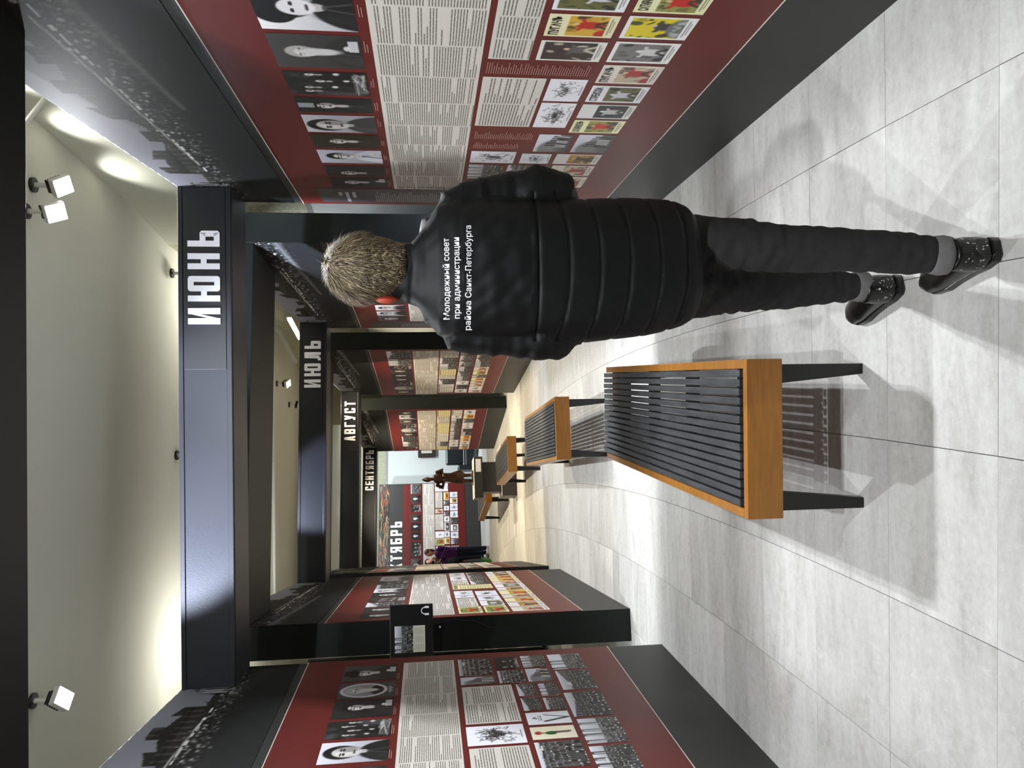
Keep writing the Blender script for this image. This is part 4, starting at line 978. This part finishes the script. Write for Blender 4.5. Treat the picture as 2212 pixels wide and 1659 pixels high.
body.ellip(HC + fd * .103 + fu * -.015, (.013, .022, .020)); body.ellip(HC + fd * .09 - fu * .06, (.024, .016, .012))
body.tube([(.352, 2.085, 1.50), (.353, 2.085, 1.56), (.352, 2.09, 1.63)], [.062, .056, .056], 18)
body.tube([(.36, 2.1, .82), (.36, 2.1, 1.0), (.36, 2.1, 1.2), (.36, 2.1, 1.38), (.36, 2.1, 1.46), (.355, 2.09, 1.50)], [(.15, .10), (.15, .10), (.16, .11), (.17, .11), (.12, .08), (.07, .06)], 18)
arms = {1: [(.52, 2.1, 1.42), (.583, 2.09, 1.17), (.47, 2.27, 1.08)], -1: [(.19, 2.1, 1.42), (.165, 2.09, 1.17), (.25, 2.27, 1.08)]}
legs = {1: [(.425, 2.09, .86), (.395, 2.0, .49), (.36, 1.86, .09)], -1: [(.30, 2.11, .86), (.315, 2.20, .47), (.335, 2.255, .09)]}
for sx in (1, -1):
    a = arms[sx]; body.tube(a, [.045, .038, .026], 12); hand(body, a[2], (-sx * .75, .45, .12), (0, -.2, 1))
    l_ = legs[sx]; body.tube(l_, [.060, .030, .022], 14)
    hx, hy = (.352, 1.83) if sx > 0 else (.325, 2.225)
    body.ellip((hx - .015, hy + .07, .05), (.022, .06, .02))
remesh(body, 'body', 'skin', .008, man, 2)
for sx, px in ((-1, .0), (1, .0)):   # ears
    e = MB(); c0 = HC + fs_ * sx * .083 + Vector((0, .012, -.052)) + (Vector((-.008, -.006, -.010)) if sx < 0 else Vector((-.02, .01, 0)))
    e.ellip(c0, (.012, .022, .034), 14, 10, rot=Matrix.Rotation(sx * .45, 3, 'Z')); e.ellip(c0 + Vector((sx * .006, -.006, .0)), (.010, .016, .026), 12, 8)
    local(man, e.build('ear', 'ear', smooth=True))
for sx in (-1, 1):
    e = MB(); e.ellip(HC + fd * .084 + fs_ * sx * .032 + fu * .008, (.012, .012, .010), 12, 8); local(man, e.build('eye', 'letter', smooth=True))
# hair : cap plus strands
HR = Vector((.095, .104, .103)); HCC = HC + Vector((-.001, -.008, .004))
cap = MB(); cap.ellip(HCC, HR * .93, 32, 20); 
cap.tube([HCC + Vector((0, -.03, -.02)), HCC + Vector((0, -.035, -.07)), HCC + Vector((0, -.026, -.112))], [(.084, .062), (.076, .055), (.060, .046)], 20)
def hd(co, n): return .005 * noise.noise(co * 40)
hairo = remesh(cap, 'hair', 'hair', .007, man, 3, disp=hd)
# trim the cap off the face
bm = bmesh.new(); bm.from_mesh(hairo.data)
bmesh.ops.delete(bm, geom=[v for v in bm.verts if (v.co - HC).dot(fd) > .045 and v.co.z < HC.z + .055], context='VERTS'); bm.to_mesh(hairo.data); bm.free()
rs = random.Random(9); crown = Vector((.15, -.45, .88)).normalized()
SV = []; SF = []; SCc = []
bases = [(76, 64, 48), (100, 86, 64), (136, 120, 92), (166, 150, 122), (58, 48, 36), (116, 100, 76)]
for k in range(12000):
    while True:
        n = Vector((rs.gauss(0, 1), rs.gauss(0, 1), rs.gauss(0, 1))).normalized()
        if k % 3 == 0: zz_ = rs.uniform(-.9, -.15); hh = Vector((n.x, n.y, 0)).normalized() * math.sqrt(1 - zz_ * zz_); n = Vector((hh.x, hh.y, zz_))
        if n.z < -.9: continue
        if n.dot(fd) > .55 and n.z < .5: continue
        if n.z < -.25 and n.dot(fd) > .1: continue
        break
    p = HCC + Vector((n.x * HR.x, n.y * HR.y, n.z * HR.z))
    if n.z < -.3: kk = (-n.z - .3) / .6; hh = Vector((n.x, n.y, 0)).normalized(); p = HCC + Vector((hh.x * (.092 - .022 * kk), hh.y * (.104 - .018 * kk), -.03 - .085 * kk))
    tdir = (n - crown * (1.0 if n.dot(crown) < .995 else 0)); tdir = (tdir - n * tdir.dot(n))
    tdir = (tdir.normalized() + Vector((rs.gauss(0, .22), rs.gauss(0, .22), rs.gauss(0, .22) - .25))).normalized()
    ln = rs.uniform(.018, .036) if n.z > -.1 else rs.uniform(.008, .016)
    sd = n.cross(tdir).normalized() * rs.uniform(.0006, .0012)
    c_ = rs.choice(bases); g_ = rs.uniform(.75, 1.2); c_ = lin(tuple(v * g_ for v in c_)); cur = p; dvec = (tdir + n * rs.uniform(.15, .65)).normalized()
    n0 = len(SV)
    for q in range(4):
        wd = 1 - q / 3.3
        SV += [tuple(cur - sd * wd), tuple(cur + sd * wd)]; SCc += [(*c_, 1)] * 2
        cur = cur + dvec * (ln / 3); dvec = (dvec - n * .28 + Vector((0, 0, -.06))).normalized()
    for q in range(3): SF.append((n0 + 2 * q, n0 + 2 * q + 1, n0 + 2 * q + 3, n0 + 2 * q + 2))
me = bpy.data.meshes.new('hair_strands'); me.from_pydata(SV, [], SF); at = me.color_attributes.new('Col', 'FLOAT_COLOR', 'POINT')
at.data.foreach_set('color', np.array(SCc, 'f').reshape(-1)); me.materials.append(M['strand']); so = bpy.data.objects.new('hair_strands', me); COL.objects.link(so); tag(so, kind='stuff'); local(man, so)

# jacket
J = MB()
prof = [(.738, .368, .150, .118), (.765, .372, .172, .138), (.81, .373, .186, .146), (.87, .368, .195, .150), (.97, .362, .200, .152), (1.07, .356, .203, .152), (1.2, .357, .200, .150), (1.32, .357, .198, .145), (1.42, .357, .196, .130), (1.465, .356, .178, .115), (1.495, .352, .135, .098), (1.52, .349, .094, .086), (1.555, .347, .078, .078), (1.588, .347, .074, .076)]
def tor(mb, prof, cy=2.1, seg=48):
    n0 = len(mb.v)
    for z, cx, a, b_ in prof:
        for k in range(seg):
            t = 2 * PI * k / seg; c_, s_ = math.cos(t), math.sin(t); e = .82
            mb.v.append((cx + a * math.copysign(abs(c_) ** e, c_), cy + b_ * math.copysign(abs(s_) ** e, s_), z - (.012 if z > 1.5 else 0) * s_ * 1.5))
    for i in range(len(prof) - 1):
        for k in range(seg):
            j = (k + 1) % seg; mb.f.append((n0 + i * seg + k, n0 + i * seg + j, n0 + (i + 1) * seg + j, n0 + (i + 1) * seg + k)); mb.m.append(0)
    mb.f.append(tuple(reversed(range(n0, n0 + seg)))); mb.m.append(0); e = n0 + (len(prof) - 1) * seg; mb.f.append(tuple(range(e, e + seg))); mb.m.append(0)
tor(J, prof)
J.tube([(.40, 2.10, 1.475), (.475, 2.10, 1.452), (.525, 2.1, 1.415), (.555, 2.098, 1.34), (.572, 2.095, 1.26), (.588, 2.085, 1.18), (.585, 2.10, 1.135), (.545, 2.17, 1.105), (.49, 2.235, 1.09)], [.050, .062, .066, .064, .062, .068, .070, .066, .055], 20)
J.tube([(.31, 2.10, 1.475), (.24, 2.10, 1.452), (.192, 2.1, 1.41), (.178, 2.098, 1.34), (.172, 2.095, 1.26), (.167, 2.085, 1.18), (.170, 2.10, 1.135), (.205, 2.17, 1.105), (.25, 2.235, 1.09)], [.050, .060, .064, .060, .058, .062, .064, .062, .052], 20)
seams = [1.201, 1.117, 1.034, .952, .868, .79]
def jd(co, n):
    x = (co.x - .36) / .2; d = 0
    inside = abs(x) < 1.08 and co.y < 2.16
    if co.z < 1.215 and abs(x) < 1.03:
        for i, s in enumerate(seams):
            zz = s + .022 * x * x * (i > 0)
            q = math.exp(-((co.z - zz) / (.0055 if i else .004)) ** 2); d -= (.0060 if i else .0085) * q
        k = 0
        d += .0035 * noise.noise(Vector((co.x * 22, co.y * 22, co.z * 9)))
    else:
        d += .0045 * noise.noise(Vector((co.x * 16, co.y * 16, co.z * 26))) + .004 * noise.noise(Vector((co.x * 30 + co.z * 20, co.y * 10, co.z * 12)))
    if abs(x) < .5 and co.y < 2.1: d -= .006 * math.exp(-((co.z - 1.532 - .02 * abs(x)) / .005) ** 2)
    if co.z > 1.4: d *= .5
    if abs(x) > .95 and 1.05 < co.z < 1.35: d += .006 * noise.noise(Vector((co.x * 10, co.y * 14, co.z * 38)))
    return d
jo = remesh(J, 'jacket', 'jacket', .0055, man, 2, disp=jd)
bvh = BVHTree.FromPolygons([v.co.copy() for v in jo.data.vertices], [tuple(p.vertices) for p in jo.data.polygons])
def back_text(s, xl, xr, zb, tilt=0):
    vs, fs = text_mesh(s, 1, .010); xs = [v[0] for v in vs]; k = (xr - xl) / (max(xs) - min(xs)); x0 = min(xs); b = MB()
    for f_ in fs:
        pts = []
        for i in f_:
            x = xl + (vs[i][0] - x0) * k; z = zb + vs[i][1] * k + tilt * (x - xl)
            h = bvh.ray_cast(Vector((x, 1.5, z)), Vector((0, 1, 0))); y = h[0].y if h[0] else 1.97
            pts.append((x, y - .0012, z))
        b.quad(pts)
    return b
TX = MB()
for s, xl, xr, zb, ti in [('Молодежный совет', .212, .424, 1.4365, .0), ('при администрации', .213, .425, 1.410, .0), ('района Санкт-Петербурга', .184, .457, 1.381, -.012)]:
    b = back_text(s, xl, xr, zb, ti); local(man, b.build('back_text', 'letter'))
# trousers with folds
T = MB()
T.tube([(.362, 2.1, .90), (.362, 2.1, .82), (.362, 2.1, .74)], [(.155, .115), (.155, .115), (.13, .105)], 24)
T.tube([(.430, 2.09, .86), (.432, 2.07, .74), (.425, 2.04, .62), (.408, 2.005, .50), (.398, 1.97, .38), (.385, 1.93, .26), (.372, 1.895, .16), (.365, 1.872, .105)], [.082, .082, .074, .066, .063, .058, .053, .048], 22)
T.tube([(.300, 2.11, .86), (.302, 2.13, .74), (.312, 2.17, .62), (.318, 2.20, .50), (.325, 2.225, .38), (.332, 2.245, .27), (.338, 2.255, .17), (.340, 2.258, .12)], [.080, .080, .072, .064, .060, .054, .048, .044], 22)
def td(co, n):
    return .005 * noise.noise(Vector((co.x * 20 + co.z * 25, co.y * 15, co.z * 14))) + .004 * noise.noise(Vector((co.x * 10, co.y * 10, co.z * 45))) * (1.4 if .42 < co.z < .62 or co.z < .25 else .5)
remesh(T, 'trousers', 'jeans', .006, man, 2, disp=td)
for (p0, p1, r0) in (((.367, 1.877, .140), (.363, 1.867, .098), .0505), ((.340, 2.258, .138), (.338, 2.258, .096), .0465)):
    b = MB(); b.tube([p0, ((p0[0] + p1[0]) / 2, (p0[1] + p1[1]) / 2, (p0[2] + p1[2]) / 2), p1], [r0, r0 + .0035, r0], 28); local(man, b.build('trouser_cuff', 'cuff', smooth=True, bevel=.002))
for (x, y) in ((.36, 1.872), (.338, 2.262)):
    b = MB(); b.tube([(x, y, .03), (x, y, .11)], [.036, .036], 18); local(man, b.build('sock', 'sock', smooth=True))
def shoe(hx, hy, tx, ty):
    h = Vector((hx, hy, 0)); d = (Vector((tx, ty, 0)) - h); L = d.length; d.normalize()
    U = MB()
    U.tube([h + d * .006 + Vector((0, 0, .042)), h + d * .035 + Vector((0, 0, .046)), h + d * .08 + Vector((0, 0, .048)), h + d * .14 + Vector((0, 0, .044)), h + d * .20 + Vector((0, 0, .038)), h + d * .25 + Vector((0, 0, .032)), h + d * (L - .005) + Vector((0, 0, .026))],
           [(.030, .032), (.041, .042), (.042, .044), (.044, .040), (.048, .034), (.042, .026), (.016, .012)], 22)
    U.tube([h + d * .048 + Vector((0, 0, .03)), h + d * .05 + Vector((0, 0, .075)), h + d * .055 + Vector((0, 0, .108))], [.047, .046, .043], 20)
    o = remesh(U, 'shoe', ['shoe2', 'heel_glints'], .005, man, 3, matfn=lambda c, n: 1 if (c - h).dot(d) < .06 and c.z < .095 else 0)
    S = MB()
    prof_ = [(0.0, .020), (.012, .034), (.05, .041), (.10, .040), (.15, .043), (.20, .050), (.25, .045), (.285, .025), (.292, .0)]
    sd = Vector((-d.y, d.x, 0)); poly = [h + d * a - sd * b_ for a, b_ in prof_] + [h + d * a + sd * b_ for a, b_ in reversed(prof_[:-1])]
    S.prism([(p.x, p.y) for p in poly], 0.0, .026); local(man, S.build('sole', 'shoe2', bevel=.004))
shoe(.372, 1.795, .318, 2.085); shoe(.342, 2.20, .262, 2.48)

# ------------------------------------------------------------------ two visitors far away
def figure(label, loc, face, hgt, top, trous, hairm, hairlong, armpose, extra=None):
    t = thing('person', label, 'person', loc, face); k = hgt / 1.7; ox = Matrix.Translation(loc) @ Matrix.Rotation(face, 4, 'Z')
    def W(mb):
        mb.v = [tuple(ox @ (Vector(v) * k)) for v in mb.v]; return mb
    b = MB()    # faces local -y
    b.ellip((0, 0, 1.585), (.075, .092, .11), 20, 14); b.ellip((0, -.095, 1.57), (.012, .018, .022)); b.ellip((0, -.075, 1.52), (.035, .02, .015)); b.tube([(0, .005, 1.40), (0, .0, 1.50)], [.052, .048], 14)
    for sx in (-1, 1): b.ellip((sx * .077, .005, 1.58), (.01, .02, .03))
    b.tube([(0, 0, .85), (0, 0, 1.05), (0, 0, 1.25), (0, 0, 1.38), (0, 0, 1.42)], [(.14, .09), (.12, .09), (.15, .10), (.14, .09), (.06, .05)], 16)
    for sx in (-1, 1):
        a = [(sx * .18, 0, 1.36), (sx * .22, -.02, 1.12), armpose[0 if sx < 0 else 1]]; b.tube(a, [.04, .035, .024], 10)
        hand(b, a[2], (-sx * .25, -.6, .75), (0, -.8, -.3)); b.tube([(sx * .09, 0, .88), (sx * .10, 0, .48), (sx * .10, .02, .08)], [.08, .055, .035], 12); b.ellip((sx * .10, -.05, .03), (.035, .11, .03))
    remesh(W(b), 'body', 'skin', .010, t, 2)
    for sx in (-1, 1): e = MB(); e.ellip((sx * .03, -.083, 1.60), (.010, .008, .007), 8, 6); local(t, W(e).build('eye', 'darkhair'))
    h = MB(); h.ellip((0, .022, 1.615), (.090, .094, .105), 18, 12); 
    if hairlong: h.tube([(0, .035, 1.60), (0, .045, 1.50), (0, .04, 1.44)], [(.092, .07), (.085, .055), (.06, .035)], 14)
    remesh(W(h), 'hair', hairm, .010, t, 2)
    j = MB(); j.tube([(0, 0, .86), (0, 0, .95), (0, 0, 1.1), (0, 0, 1.26), (0, 0, 1.37), (0, .0, 1.43)], [(.17, .125), (.17, .13), (.165, .13), (.175, .13), (.15, .11), (.07, .065)], 20)
    for sx in (-1, 1): a = [(sx * .12, 0, 1.38), (sx * .19, 0, 1.33), (sx * .235, -.02, 1.12), tuple(Vector(armpose[0 if sx < 0 else 1]) * .93 + Vector((sx * .235, -.02, 1.12)) * .07)]; j.tube(a, [.05, .062, .055, .042], 12)
    remesh(W(j), 'sweater', top, .010, t, 2, disp=lambda c, n: .006 * noise.noise(c * 18))
    q = MB(); q.tube([(0, 0, .90), (0, 0, .80)], [(.15, .11), (.15, .11)], 16)
    for sx in (-1, 1): q.tube([(sx * .085, 0, .86), (sx * .10, 0, .48), (sx * .10, .02, .07)], [.095, .072, .055], 14)
    remesh(W(q), 'trousers', trous, .010, t, 2)
    for sx in (-1, 1): s = MB(); s.tube([(sx * .10, .06, .035), (sx * .10, 0, .045), (sx * .10, -.10, .035), (sx * .10, -.17, .025)], [.038, .045, .045, .025], 12); local(t, W(s).build('shoe', 'plinthtop', smooth=True))
    return t
fg = figure('woman in a purple sweater and navy trousers standing before the far display wall', (-3.84, 18.9, 0), -.75, 1.60, 'purple', 'navy', 'brownhair', True, [(-.10, -.30, 1.28), (.10, -.30, 1.30)])
fg2 = figure('dark haired visitor in black raising a camera, half hidden by the left display wall', (-4.22, 19.62, 0), .25, 1.60, 'black', 'black', 'darkhair', False, [(-.10, -.22, 1.42), (.10, -.22, 1.42)])
cm = thing('camera_in_hands', 'small black camera held up by the dark haired visitor', 'camera', (-4.17, 19.26, 1.40), .25)
b = MB(); b.box(-.06, .06, -.03, .02, -.04, .04); b.build('camera_body', 'blackmetal', cm, bevel=.006)
b = MB(); b.tube([(0, -.03, 0), (0, -.07, 0)], [.028, .026], 16); b.build('camera_lens', 'blackmetal', cm)
